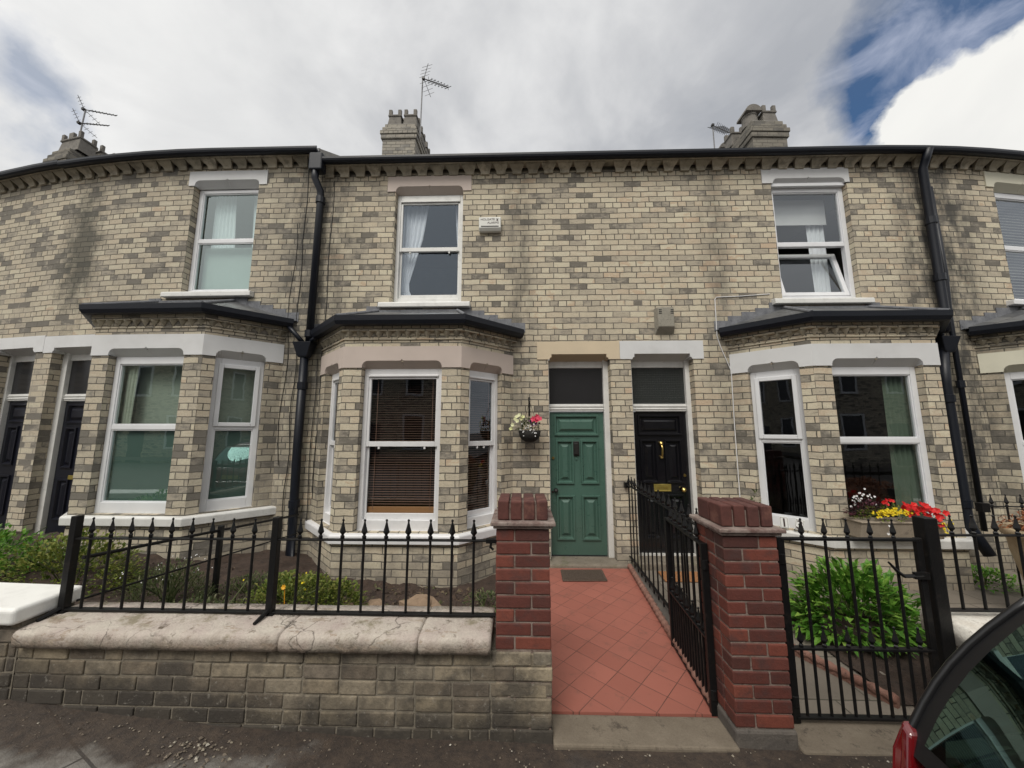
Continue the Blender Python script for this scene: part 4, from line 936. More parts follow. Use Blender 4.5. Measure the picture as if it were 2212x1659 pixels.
tf, L = local(_FR, _WR); venetian('dark wooden slatted blind in the narrow bay sash beside the hanging basket', tf, .165, .64, .68, 2.49, .20, False)
tf, L = local(_WL, _FL); venetian('dark wooden slatted blind in the bay sash turned towards the drainpipe', tf, L - .64, L - .165, .68, 2.49, .20, False)

# ------------------------------------------------------------------ things on the walls
al = thing('alarm_box', 'white alarm box with dark lettering beside the upper sash window', 'alarm box', (-.455, 0, 4.8))
b = MB(); b.prism([(0, 4.70), (-.055, 4.70), (-.085, 4.745), (-.085, 4.905), (-.07, 4.92), (0, 4.92)], -.618, -.292, 'x'); ab = b.build('case', M['alarm_white'], al, bevel=.012)
MB().box(-.585, -.325, -.088, -.08, 4.757, 4.771).build('slot', M['dark_slot'], al)
text('lettering', 'HOLGATE', .046, M['ink'], al, (-.592, -.0865, 4.858), ext=.0008)
text('lettering', 'ALARMS', .046, M['ink'], al, (-.322, -.0865, 4.805), ext=.0008, align='RIGHT')
mk = MB(); mx_, mz_ = -.345, 4.868
mk.prism([(mx_ - .011, mz_ - .02), (mx_ + .011, mz_ - .02), (mx_ + .006, mz_ + .006), (mx_ - .006, mz_ + .006)], -.0875, -.0855, 'y')
for a in (40, 130, 220, 310):
    ca, sa = math.cos(R(a)), math.sin(R(a)); mk.prism([(mx_ + ca * .002 - sa * .003, mz_ + .006 + sa * .002 + ca * .003), (mx_ + ca * .022 - sa * .004, mz_ + .006 + sa * .022 + ca * .004), (mx_ + ca * .022 + sa * .001, mz_ + .006 + sa * .022 - ca * .001), (mx_ + sa * .001, mz_ + .006 - ca * .001)], -.0878, -.0858, 'y')
mk.build('windmill_mark', M['ink'], al)
gb = thing('alarm_box', 'weathered grey vented box above the door lintels', 'alarm box', (2.035, 0, 3.3))
b = MB(); 
for (s_) in (0,):
    P_ = [(1.902, 0, 3.51), (2.168, 0, 3.51), (2.168, 0, 3.125), (1.902, 0, 3.125), (1.925, -.10, 3.50), (2.145, -.10, 3.50), (2.145, -.10, 3.22), (1.925, -.10, 3.22), (1.985, -.105, 3.22), (2.085, -.105, 3.22)]
    i_ = [b.vert(p) for p in P_]
    b.f += [[i_[0], i_[1], i_[5], i_[4]], [i_[1], i_[2], i_[6], i_[5]], [i_[3], i_[0], i_[4], i_[7]], [i_[4], i_[5], i_[6], i_[7]], [i_[7], i_[6], i_[2], i_[3]]]
b.build('case', M['alarm_grey'], gb, bevel=.01)
v = MB()
for zz in (3.455, 3.43, 3.405):
    v.box(1.935, 1.975, -.1035, -.098, zz, zz + .011); v.box(2.10, 2.14, -.1035, -.098, zz, zz + .011)
v.build('vent', M['dark_slot'], gb)

# leaf clumps ------------------------------------------------
rnd = random.Random(11)
def leaf(mb, p, d, L, W, droop=.2, fold=.25):
    d = d.normalized(); s = d.cross(Vector((0, 0, 1))); s = s.normalized() if s.length > .05 else Vector((1, 0, 0)); u = s.cross(d)
    m = p + d * L * .5 + u * L * .06; e = p + d * L - Vector((0, 0, 1)) * L * droop
    a = mb.vert(p); b_ = mb.vert(m + s * W - u * W * -fold); c = mb.vert(e); f = mb.vert(m - s * W + u * W * fold); mm = mb.vert(m)
    mb.f += [[a, b_, mm], [mm, b_, c], [a, mm, f], [mm, c, f]]
def bush(mb, c, rx, ry, rz, n, L, W, up=.4, droop=.25):
    for i in range(n):
        a = rnd.uniform(0, 2 * math.pi); h = rnd.uniform(-.25, 1); r = math.sqrt(max(0, 1 - h * h)) * rnd.uniform(.55, 1.02) * (1 + .22 * math.sin(a * 3 + c[0] * 5) * rnd.random())
        p = Vector((c[0] + rx * r * math.cos(a), c[1] + ry * r * math.sin(a), c[2] + rz * max(h, 0) * rnd.uniform(.6, 1.05) + .02))
        d = Vector((math.cos(a) * (1 - h * .6), math.sin(a) * (1 - h * .6), up + h * .7 + rnd.uniform(-.4, .4))) + Vector((rnd.uniform(-.5, .5), rnd.uniform(-.5, .5), 0))
        k = rnd.uniform(.65, 1.2); leaf(mb, p, d, L * k, W * k, droop)
def blossom(mb, c, r, n=5, face=None):
    f = (face or Vector((rnd.uniform(-.5, .5), -1, rnd.uniform(.1, .8)))).normalized(); s = f.cross(Vector((0, 0, 1))).normalized(); u = s.cross(f); ce = mb.vert(Vector(c))
    ring = [mb.vert(Vector(c) + (s * math.cos(2 * math.pi * k / (2 * n)) + u * math.sin(2 * math.pi * k / (2 * n))) * r * (1 if k % 2 == 0 else .74) + f * r * .35) for k in range(2 * n)]
    for k in range(2 * n): mb.f.append([ce, ring[k], ring[(k + 1) % (2 * n)]])
def stems(mb, c, n, h, sp, r=.004):
    for i in range(n):
        a = rnd.uniform(0, 6.28); q = rnd.uniform(0, sp)
        mb.tube([c, (c[0] + q * .4 * math.cos(a), c[1] + q * .4 * math.sin(a), c[2] + h * .55), (c[0] + q * math.cos(a), c[1] + q * math.sin(a), c[2] + h)], r, 5)
def plant(name, label, cat, c, rx, ry, rz, n, L, W, lm, group=None, nst=9, up=.4, flowers=None, droop=.25):
    root = thing(name, label, cat, c, group)
    mb = MB(); stems(mb, c, nst, rz * .8, max(rx, ry) * .7, .005); mb.build('stem', M['leaf_dull'], root)
    mb = MB(); bush(mb, c, rx, ry, rz, n, L, W, up, droop); mb.build('foliage', lm, root, fixn=False)
    if flowers:
        mb = MB()
        for i in range(flowers[1]):
            a = rnd.uniform(0, 6.28); q = rnd.uniform(.2, 1)
            blossom(mb, (c[0] + rx * q * math.cos(a), c[1] + ry * q * math.sin(a), c[2] + rz * rnd.uniform(.7, 1.15)), flowers[2])
        mb.build('blossom', M[flowers[0]], root, fixn=False)
    return root

# hanging basket by the green door
hbk = thing('hanging_basket', 'black hanging basket with pink and cream petunias beside the green door', 'flower basket', (.11, 0, 1.75))
b = MB(); b.box(.098, .122, -.012, 0, 1.98, 2.24); b.tube([(.11, -.006, 2.20), (.11, -.10, 2.215), (.11, -.19, 2.20), (.11, -.215, 2.165)], .006, 6); b.tube([(.11, -.01, 2.0), (.11, -.15, 2.19)], .005, 6); b.build('bracket', M['iron'], hbk)
b = MB(); b.lathe([(.0, 1.625), (.06, 1.632), (.11, 1.665), (.138, 1.715), (.148, 1.775), (.135, 1.775), (.12, 1.74)], (.11, -.2, 0), 20); b.build('basket', M['basket_liner'], hbk, smooth=True)
b = MB()
for a in (20, 140, 260): b.tube([(.11, -.2, 2.165), (.11 + .14 * math.cos(R(a)), -.2 + .14 * math.sin(R(a)), 1.775)], .0025, 4)
b.build('chain', M['iron'], hbk)
b = MB(); bush(b, (.11, -.2, 1.77), .17, .14, .13, 170, .055, .012); b.build('foliage', M['leaf_dull'], hbk, fixn=False)
b = MB()
for p in ((-.06, 1.955), (-.025, 1.975), (.0, 1.93), (-.085, 1.92), (.02, 1.955), (-.11, 1.85), (-.05, 1.90), (-.135, 1.80)): blossom(b, (p[0], -.29 + rnd.uniform(-.03, .03), p[1]), .030)
b.build('cream_blossom', M['f_cream'], hbk, fixn=False)
b = MB()
for p in ((.16, 1.925), (.20, 1.955), (.235, 1.925), (.19, 1.91)): blossom(b, (p[0], -.29, p[1]), .042)
b.build('pink_blossom', M['f_pink'], hbk, fixn=False)
b = MB()
for i in range(34): blossom(b, (.07 + rnd.uniform(-.085, .12), -.325 + rnd.uniform(-.02, .03), 1.79 + rnd.gauss(-.015, .045)), .010)
b.build('white_blossom', M['f_white'], hbk, fixn=False)
b = MB()
for i in range(14): blossom(b, (.15 + rnd.uniform(-.05, .05), -.27, 1.87 + rnd.uniform(-.03, .04)), .016)
b.build('mauve_blossom', M['f_purple'], hbk, fixn=False)

# trough on the bay sill of the black-door house
tr = thing('flower_trough', 'stone coloured flower trough with red, yellow and white flowers on the bay sill', 'planter', (4.14, -.72, .6))
SH = -.13
b = MB(); b.prism([(-.80, .605), (-.84, .79), (-.62, .79), (-.65, .605)], 3.83, 4.72, 'x'); b.box(3.815, 4.735, -.85, -.612, .775, .795); b.v = [(q[0] + SH, q[1], q[2]) for q in b.v]; b.build('trough', M['trough'], tr, bevel=.012)
b = MB(); bush(b, (4.27, -.74, .79), .46, .12, .14, 420, .05, .009); b.v = [(q[0] + SH, q[1], q[2]) for q in b.v]; b.build('foliage', M['leaf_yellow'], tr, fixn=False)
b = MB(); bush(b, (4.02, -.70, .82), .24, .10, .17, 170, .05, .014); b.v = [(q[0] + SH, q[1], q[2]) for q in b.v]; b.build('dark_foliage', M['leaf_maroon'], tr, fixn=False)
b = MB()
for i in range(120):
    x = rnd.triangular(3.93, 4.38, 4.08); blossom(b, (x, -.86 + rnd.uniform(-.02, .05), .865 + .035 * math.sin((x - 3.9) * 5) + rnd.gauss(0, .018)), .013)
for i in range(20): blossom(b, (4.70 + rnd.uniform(-.06, .06), -.86, .74 + rnd.uniform(-.1, .12)), .012)
b.v = [(q[0] + SH, q[1], q[2]) for q in b.v]; b.build('yellow_blossom', M['f_yellow'], tr, fixn=False)
b = MB()
for i in range(34):
    x = rnd.uniform(4.28, 4.72); blossom(b, (x, -.85 + rnd.uniform(-.03, .06), .90 + rnd.gauss(0, .045) - max(0, x - 4.55) * .25), .036)
for i in range(7): blossom(b, (4.1 + rnd.uniform(0, .22), -.78, .985 + rnd.uniform(-.02, .03)), .022)
b.v = [(q[0] + SH, q[1], q[2]) for q in b.v]; b.build('red_blossom', M['f_red'], tr, fixn=False)
b = MB()
for i in range(30): 
    x = rnd.uniform(3.86, 4.18); blossom(b, (x, -.66, .97 + rnd.gauss(.0, .035) + .06 * max(0, math.sin((x - 3.9) * 9))), .013)
for p in ((4.07, .76), (4.075, .70), (4.05, .68)): blossom(b, (p[0], -.88, p[1]), .014)
b.v = [(q[0] + SH, q[1], q[2]) for q in b.v]; b.build('white_blossom', M['f_white'], tr, fixn=False)

def number_tile(ch, x, y, z, rot, lean, label):
    r = thing('number_tile', label, 'house number', (x, y, z))
    m_ = MB(); m_.box(-.043, .043, -.005, .005, 0, .128); o = m_.build('tile', M['tile_white'], None, bevel=.003); o.parent = r
    n = bpy.data.curves.new('numeral', 'FONT'); n.body = ch; n.size = .135; n.extrude = .0008; n.align_x = 'CENTER'; n.offset = .002
    no = as_mesh('numeral', n); no.data.materials.append(M['ink']); no.parent = r; no.location = (0, -.0065, .018); no.rotation_euler = (R(90), 0, 0)
    bd = MB(); bd.frame(-.036, .036, .007, .121, .0025, -.0062, -.005); bo = bd.build('border', M['ink'], None); bo.parent = r
    r.rotation_euler = (R(-8), R(rot), R(lean)); return r
number_tile('1', 3.205, -.36, .60, -2, -38, 'white tile with the numeral 1 leaning on the bay sill')
number_tile('3', 3.30, -.45, .60, 12, -38, 'white tile with the numeral 3, tilted beside its partner on the sill')

# TV aerials --------------------------------------------------
def aerial(label, base, top, boom, nels, el, refl=True, elem_dir=Vector((0, 1, 0)), second=None):
    r = thing('tv_aerial', label, 'aerial', base)
    MB().tube([base, top], .017, 8).build('mast', M['galv'], r)
    def bm_(p0, p1, n, e):
        p0, p1 = Vector(p0), Vector(p1); b = MB(); b.tube([p0, p1], .012, 6)
        b.box(p0.x - .035, p0.x + .035, p0.y - .035, p0.y + .035, p0.z - .03, p0.z + .03); b.build('boom', M['darkmetal'], r)
        x = MB()
        for i in range(n):
            p = p0.lerp(p1, .22 + .78 * i / (n - 1)); ln = e * (1 - .35 * i / n); d = elem_dir
            x.tube([p - d * ln, p + d * ln], .008, 5)
            q = (p1 - p0).normalized().cross(d).normalized() * ln * .35
            x.tube([p - q, p + q], .0055, 5)
        x.build('element', M['darkmetal'], r)
        if refl:
            x = MB(); ax = (p1 - p0).normalized(); up = ax.cross(elem_dir).normalized()
            for sgn in (-1, 1):
                for i in range(4):
                    c = p0 + ax * (.05 + .05 * i) + up * sgn * (.06 + .075 * i); x.tube([c - elem_dir * e * 1.1, c + elem_dir * e * 1.1], .005, 5)
                x.tube([p0 + ax * .02, p0 + ax * .24 + up * sgn * .34], .007, 5)
            x.build('reflector', M['galv'], r)
    bm_(*boom, nels, el)
    if second: bm_(*second, nels, el)
    return r
aerial('tall mast aerial with a downward tilted boom on the twin potted chimney', (-2.60, 3.25, 9.15), (-2.57, 3.2, 10.93), ((-2.55, 3.2, 10.98), (-1.83, 2.95, 10.42)), 7, .22, elem_dir=Vector((.35, .5, .75)).normalized())
aerial('small aerial behind the ridge near the hooded chimney pots', (5.63, 4.5, 8.6), (5.63, 4.5, 10.66), ((5.63, 4.5, 10.64), (5.83, 4.1, 10.02)), 9, .34, False, Vector((.85, .3, .32)).normalized())
aerial('double boom aerial on the squat chimney', (-12.15, 3.5, 8.9), (-12.07, 3.5, 10.6), ((-12.12, 3.5, 10.62), (-10.9, 3.3, 10.2)), 8, .06, True, Vector((.1, .5, .85)).normalized(), ((-12.18, 3.5, 10.2), (-11.07, 3.3, 9.9)))

# ------------------------------------------------------------------ ground
def gz(x): return .035 * min(max(-.5 - x, 0), 4.4) ** 1.6
def sheet(name, x0, x1, y0, y1, z, m, nx, ny, jit=0., follow=True, kind='structure', bump_=None, skirt=0.):
    mb = MB(); rows = []
    for j in range(ny + 1):
        row = []
        for i in range(nx + 1):
            x = x0 + (x1 - x0) * i / nx; y = y0 + (y1 - y0) * j / ny
            zz = z + (gz(x) if follow else 0) + (jit * noise.noise((x * 3, y * 3, z)) if jit else 0) + (bump_(x, y) if bump_ else 0); row.append(mb.vert((x, y, zz)))
        rows.append(row)
    for A, B in zip(rows, rows[1:]):
        for i in range(nx): mb.f.append([A[i], A[i + 1], B[i + 1], B[i]])
    if skirt:
        for row in (rows[0], rows[-1], [q[0] for q in rows], [q[-1] for q in rows]):
            lo = [mb.vert((mb.v[q][0], mb.v[q][1], mb.v[q][2] - skirt)) for q in row]
            for i in range(len(row) - 1): mb.f.append([row[i], row[i + 1], lo[i + 1], lo[i]])
    o = mb.build(name, m, None, smooth=not skirt); tag(o, kind=kind); return o
sheet('ground', -300, 300, -300, 300, -.45, M['road'], 1, 1, follow=False)
sheet('road', -30, 30, -12, -3.56, -.10, M['road'], 60, 4)
sheet('pavement', -14, 14, -3.60, -2.55, .0, M['pavement'], 160, 24, .012, skirt=.14)
MB().box(-14, 14, -3.70, -3.602, -.3, -.002).build('kerb', M['concrete'], None, bevel=.015)['kind'] = 'structure'
sheet('opposite_pavement', -30, 30, -14, -12, .03, M['road'], 60, 2)
def bedz(x, y): return .05 * noise.noise((x * 1.7, y * 1.7, 3)) + .05 * noise.noise((x * 6, y * 6, 1)) + .018 * noise.noise((x * 19, y * 19, 1)) + max(0, (-y - 1.0)) * .13
sheet('flower_bed', -12, .12, -2.40, .1, -.02, M['soil'], 260, 60, 0, bump_=bedz)
p = sheet('tiled_path', .12, 1.24, -2.47, -.12, .03, M['tiles'], 8, 16, .003, follow=False, skirt=.2)
for v_ in p.data.vertices: v_.co.x = .12 + (v_.co.x - .12) / 1.12 * ((1.375 - .07 * (-.12 - v_.co.y)) - .12)
MB().box(.176, 1.216, -2.70, -2.474, -.2, .022).build('path_threshold', M['concrete'], None, bevel=.012)['kind'] = 'structure'
sheet('flagstone_path', 1.27, 6.2, -2.42, .1, .012, M['flags'], 30, 20, .006, follow=False, skirt=.2)
MB().box(1.56, 2.75, -2.70, -2.424, -.2, .012).build('gate_threshold', M['concrete'], None, bevel=.012)['kind'] = 'structure'

# soil bed edged by rope tiles in the right-hand garden
mb = MB()
for i in range(30):
    for j in range(10):
        pass
s_ = sheet('peony_bed', 2.45, 3.45, -2.35, -.9, .03, M['soil'], 30, 30, 0, follow=False, bump_=lambda x, y: .03 * noise.noise((x * 7, y * 7, 2)) - .06 * (x < 2.30 + (y + 2.4) * .0))

def rope_edging(label, pts, r=.028):
    root = thing('rope_edging', label, 'garden edging', pts[0])
    mb = MB(); P = [Vector(q) for q in pts]; path = []; 
    for a, b2 in zip(P, P[1:]):
        n = max(2, int((b2 - a).length / .012))
        path += [a.lerp(b2, i / n) for i in range(n)]
    path.append(P[-1]); rr = [r * (1 + .16 * math.sin(i * .9)) for i in range(len(path))]
    mb.tube(path, rr, 10); mb.build('rope_top', M['rope_tile'], root, smooth=True)
    b = MB()
    for a, b2 in zip(P, P[1:]):
        d = (b2 - a).normalized(); s = Vector((-d.y, d.x, 0)) * .018
        q = [a - s, a + s, b2 + s, b2 - s]; b.prism([(v_.x, v_.y) for v_ in q], a.z - .16, a.z, 'z')
    b.build('upright', M['rope_tile'], root)
    return root
rope_edging('terracotta rope edging along the red tiled path under the dividing railing', [(1.372, -.14, .07), (1.212, -2.42, .065)])
rope_edging('terracotta rope edging round the bed behind the closed gate', [(2.05, -1.55, .06), (2.42, -2.36, .055)])
kb = MB().prism([(1.385, -.1), (1.47, -.1), (1.40, -2.31), (1.235, -2.31)], -.1, .075, 'z').build('low_kerb', M['plinth'], None, bevel=.02); tag(kb, 'dark low kerb carrying the dividing railing between the two paths', 'kerb')

# ------------------------------------------------------------------ garden walls and piers of real bricks
def brickwork(mb, x0, x1, y0, y1, z0, z1, course, ln, joint, jit, rng, ends=True):
    n = int(round((z1 - z0) / course))
    for k in range(n):
        za = z0 + k * course + joint / 2; zb = z0 + (k + 1) * course - joint / 2
        x = x0 - (ln / 2 if k % 2 else 0) - rng.uniform(0, .02); seq = rng.random() < .25
        while x < x1 - .01:
            l = ln * (rng.choice((1, 1, 1, 1, .5)) if k % 3 else rng.choice((1, 1, .5)))
            a, b = max(x, x0), min(x + l - joint, x1)
            if b - a > .02:
                j = rng.uniform(-jit, jit); mb.box(a, b, y0 + j, y0 + .11 + j, za + rng.uniform(-.002, .002), zb + rng.uniform(-.002, .002))
            x += l
def pier_bricks(mb, x0, x1, y0, y1, z0, z1, course, joint, jit, rng):
    n = int(round((z1 - z0) / course)); d = .105
    for k in range(n):
        za = z0 + k * course + joint / 2; zb = z0 + (k + 1) * course - joint / 2
        W, D = x1 - x0, y1 - y0; s = .655 if k % 2 else .345
        J = lambda: rng.uniform(-jit, jit)
        j = J(); mb.box(x0 + J(), x0 + W * s - joint / 2, y0 + j, y0 + d, za, zb); j = J(); mb.box(x0 + W * s + joint / 2, x1 + J(), y0 + j, y0 + d, za, zb)
        j = J(); mb.box(x0, x0 + W * s - joint / 2, y1 - d, y1 + j, za, zb); mb.box(x0 + W * s + joint / 2, x1, y1 - d, y1 + j, za, zb)
        s2 = (D - 2 * d - 2 * joint)
        j = J(); mb.box(x0 + j, x0 + d, y0 + d + joint, y0 + d + joint + s2, za, zb); j = J(); mb.box(x1 - d, x1 + j, y0 + d + joint, y0 + d + joint + s2, za, zb)
def slab_mesh(mb, x0, x1, prof, n, amp, seed, endround=.02):
    rings = []
    for i in range(n + 1):
        f = i / n; x = x0 + (x1 - x0) * f; sh = 0
        e = min(f, 1 - f) * (x1 - x0); sh = max(0, 1 - e / endround) * .008
        ring = []
        for j, (y, z) in enumerate(prof):
            q = noise.noise((x * 5, y * 9 + seed, z * 9)) * amp + noise.noise((x * 17, y * 17 + seed, z * 17)) * amp * .6
            cy, cz = (-2.53, .54)
            dy, dz_ = y - cy, z - cz; l = math.hypot(dy, dz_)
            ring.append(mb.vert((x, y + dy / l * (q - sh), z + dz_ / l * (q - sh))))
        rings.append(ring)
    k = len(prof)
    for A, B in zip(rings, rings[1:]):
        for j in range(k): mb.f.append([A[j], A[(j + 1) % k], B[(j + 1) % k], B[j]])
    mb.f.append(rings[0][::-1]); mb.f.append(rings[-1]); return mb
rg = random.Random(5)
gw = thing('garden_wall', 'low weathered brick garden wall with flaking pinkish stone coping', 'wall', (-1.4, -2.5, 0))
b = MB(); brickwork(b, -3.10, .155, -2.66, -2.40, -.025, .473, .083, .225, .010, .0035, rg); b.build('brickwork', M['garden_brick'], gw, bevel=.006)
MB().box(-3.10, .15, -2.6515, -2.39, -.3, .474).build('mortar_core', M['mortar'], gw)
cp = [(-2.712, .482), (-2.716, .51), (-2.716, .535), (-2.711, .553), (-2.699, .566), (-2.675, .574), (-2.60, .582), (-2.52, .588), (-2.44, .588), (-2.36, .585), (-2.35, .55), (-2.35, .482)]
for i, (a, c) in enumerate(((-3.085, -1.452), (-1.447, -.618), (-.612, -.185))):
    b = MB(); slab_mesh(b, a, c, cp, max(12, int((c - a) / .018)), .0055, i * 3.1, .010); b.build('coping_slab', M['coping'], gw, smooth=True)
gl = thing('garden_wall', 'garden wall with a thick bright white painted coping, next to the railing post', 'wall', (-4.5, -2.5, 0))
def lx(tf_pts): return tf_pts
b = MB(); brickwork(b, -8.0, -3.12, -2.66, -2.4, -.02, .64, .083, .225, .010, .004, rg)
for i, v_ in enumerate(b.v): b.v[i] = (v_[0], v_[1] + .045 * max(0, -3.3 - v_[0]), v_[2])
b.build('brickwork', M['garden_brick'], gl, bevel=.008)
b = MB().prism([(-8, -2.652 + .21), (-3.11, -2.652), (-3.11, -2.39), (-8, -2.18)], -.3, .60, 'z'); b.build('mortar_core', M['mortar'], gl)
b = MB()
b.prism([(-8, -2.49), (-3.5, -2.705), (-3.085, -2.72), (-3.085, -2.36), (-8, -2.1)], .60, .70, 'z'); b.build('coping_slab', M['coping_white'], gl, bevel=.025, seg=4)

def gate_pier(label, x0, x1, y0, y1, zr0, zb, zt, foot):
    root = thing('gate_pier', label, 'gate pier', ((x0 + x1) / 2, (y0 + y1) / 2, 0))
    b = MB(); pier_bricks(b, x0, x1, y0, y1, zr0, zb, (zb - zr0) / round((zb - zr0) / .0765), .009, .003, rg); b.build('shaft', M['red_brick'], root, bevel=.006)
    MB().box(x0 + .006, x1 - .006, y0 + .006, y1 - .006, -.2, zb).build('mortar_core', M['mortar_pale'], root)
    if foot == 'buff':
        b = MB(); pier_bricks(b, x0 - .003, x1 + .003, y0 - .003, y1, -.015, zr0 - .002, .0825, .010, .004, rg); b.build('footing', M['garden_brick'], root, bevel=.008)
    else: MB().box(x0 - .01, x1 + .01, y0 - .012, y1 + .01, -.2, zr0 - .003).build('footing', M['plinth'], root, bevel=.015)
    b = MB(); b.box(x0 - .018, x1 + .018, y0 - .02, y1 + .02, zb + .004, zb + .022); b.box(x0 - .034, x1 + .036, y0 - .036, y1 + .036, zb + .0225, zb + .046); b.build('capstone', M['cap_stone'], root, bevel=.006)
    b = MB(); w = (x1 - x0 - .004) / 4
    for i in range(4):
        j = rg.uniform(-.004, .004); a = x0 + .002 + i * w
        b.box(a + .006, a + w - .006, y0 + .012 + j, (y0 + y1) / 2 - .005, zb + .048, zt + rg.uniform(-.004, .003)); b.box(a + .006, a + w - .006, (y0 + y1) / 2 + .005, y1 - .012 + j, zb + .048, zt + rg.uniform(-.004, .003))
    b.build('cap_brick', M['cap_brick'], root, bevel=.009, seg=3)
    MB().box(x0 + .03, x1 - .03, y0 + .03, y1 - .03, zb + .046, zt - .03).build('cap_mortar', M['mortar_pale'], root)
    return root
M['cap_stone'] = rough_stone('worn_red_capstone', (.13, .075, .065), (.30, .25, .22), (.07, .045, .04), .6, 9)
gate_pier('red brick gate pier standing on the low wall beside the open path', -.158, .172, -2.66, -2.33, .483, 1.175, 1.338, 'buff')
gate_pier('tall red brick gate pier between the open gate and the closed gate', 1.222, 1.548, -2.66, -2.335, .095, 1.145, 1.318, 'plinth')
MB().box(.1725, .182, -2.46, -2.40, .62, .83).build('gate_catch', M['iron'], None, bevel=.002)
tag(bpy.data.objects['gate_catch'], 'black iron catch plate on the inner side of the shorter pier', 'gate catch')

# ------------------------------------------------------------------ railings and gates
_fin = None
def finial_mesh():
    global _fin
    if _fin is None:
        b = MB(); b.lathe([(.0085, -.012), (.014, -.008), (.015, .012), (.009, .018), (.010, .024), (.021, .036), (.0215, .042), (.012, .075), (.005, .105), (.008, .110), (.009, .117), (.0, .124)], (0, 0, 0), 4)
        _fin = b.build('finial', M['iron'], None, org=(0, 0, 0)); me = _fin.data; bpy.data.objects.remove(_fin); _fin = me
    return _fin
def bar_mesh(h, r=.0085):
    b = MB(); b.lathe([(r, 0), (r, h)], (0, 0, 0), 10); o = b.build('bar', M['iron'], None, org=(0, 0, 0), smooth=False); me = o.data; bpy.data.objects.remove(o); return me
_bars = {}
def add_bar(root, p, h, fin=True, name='bar'):
    key = round(h, 3)
    if key not in _bars: _bars[key] = bar_mesh(h)
    o = bpy.data.objects.new(name, _bars[key]); C.objects.link(o); o.parent = root; o.location = Vector(p) - ORG[root.name]
    if fin:
        f = bpy.data.objects.new('finial', finial_mesh()); C.objects.link(f); f.parent = o; f.location = (0, 0, h)
    return o
def flat_rail(root, a, b_, w=.032, t=.010, name='rail'):
    a, b_ = Vector(a), Vector(b_); d = (b_ - a).normalized(); s = Vector((-d.y, d.x, 0)).normalized() * w / 2; u = Vector((0, 0, t / 2)); mb = MB()
    i = [mb.vert(p) for p in (a - s - u, a + s - u, a + s + u, a - s + u, b_ - s - u, b_ + s - u, b_ + s + u, b_ - s + u)]
    for q in ((0, 1, 2, 3), (7, 6, 5, 4), (0, 4, 5, 1), (1, 5, 6, 2), (2, 6, 7, 3), (3, 7, 4, 0)): mb.f.append([i[k] for k in q])
    return mb.build(name, M['iron'], root, bevel=.002)
YR = -2.5
fr = thing('railing', 'black spiked railing on the flaking pinkish coping', 'railing', (-1.6, YR, .59))
flat_rail(fr, (-3.05, YR, 1.052), (-.17, YR, 1.058)); flat_rail(fr, (-3.05, YR, .604), (-.17, YR, .602), .036, .012)
for x in (-2.93, -2.792, -2.654, -2.514, -2.372, -2.231, -2.091, -1.948, -1.80, -1.488, -1.346, -1.198, -1.051, -.903, -.755, -.606, -.461, -.317): add_bar(fr, (x, YR, .602), 1.062 - .602 + .006)
for x in (-3.045, -1.648):
    b = MB(); b.box(x - .022, x + .022, YR - .022, YR + .022, .575, 1.20); b.build('post', M['iron'], fr, bevel=.003)
    b = MB(); b.tube([(x, YR, .62), (x - .01, YR - .06, .602), (x - .015, YR - .12, .588)], [.012, .014, .010], 6); b.box(x - .035, x + .035, YR - .03, YR + .03, .583, .60); b.build('post_foot', M['iron'], fr)
b = MB(); b.box(-.235, -.16, YR - .02, YR + .02, 1.045, 1.07); b.tube([(-.20, YR - .01, 1.05), (-.205, YR - .012, 1.02), (-.185, YR - .012, 1.005)], .009, 6); b.build('wall_fixing', M['iron'], fr)

dv = thing('railing', 'black railing running back to the house between the two front doors', 'railing', (1.36, -1.2, .09))
A, B = Vector((1.415, -.03, .10)), Vector((1.335, -2.31, .10)); TOP = 1.06
flat_rail(dv, (A.x, A.y, TOP), (B.x, B.y, TOP)); flat_rail(dv, (A.x, A.y, .15), (B.x, B.y, .15))
for i in range(16): 
    p = A.lerp(B, .035 + .93 * i / 15); add_bar(dv, (p.x, p.y, .09), TOP - .09 + .006)
b = MB(); b.box(1.38, 1.44, -.06, 0, 1.02, 1.09); b.build('wall_fixing', M['iron'], dv, bevel=.004)

pr_ = thing('railing', 'single sloping black rail on posts behind the coping end post', 'railing', (-3.05, -1.3, 0))
MB().tube([(-3.06, -2.42, .90), (-2.99, -.10, .66)], .013, 8).build('rail', M['iron'], pr_)
MB().tube([(-3.06, -2.42, .62), (-2.99, -.10, .42)], .008, 8).build('rail', M['iron'], pr_)
MB().box(-3.04, -3.0, -1.33, -1.29, .05, .83).build('post', M['iron'], pr_, bevel=.003)

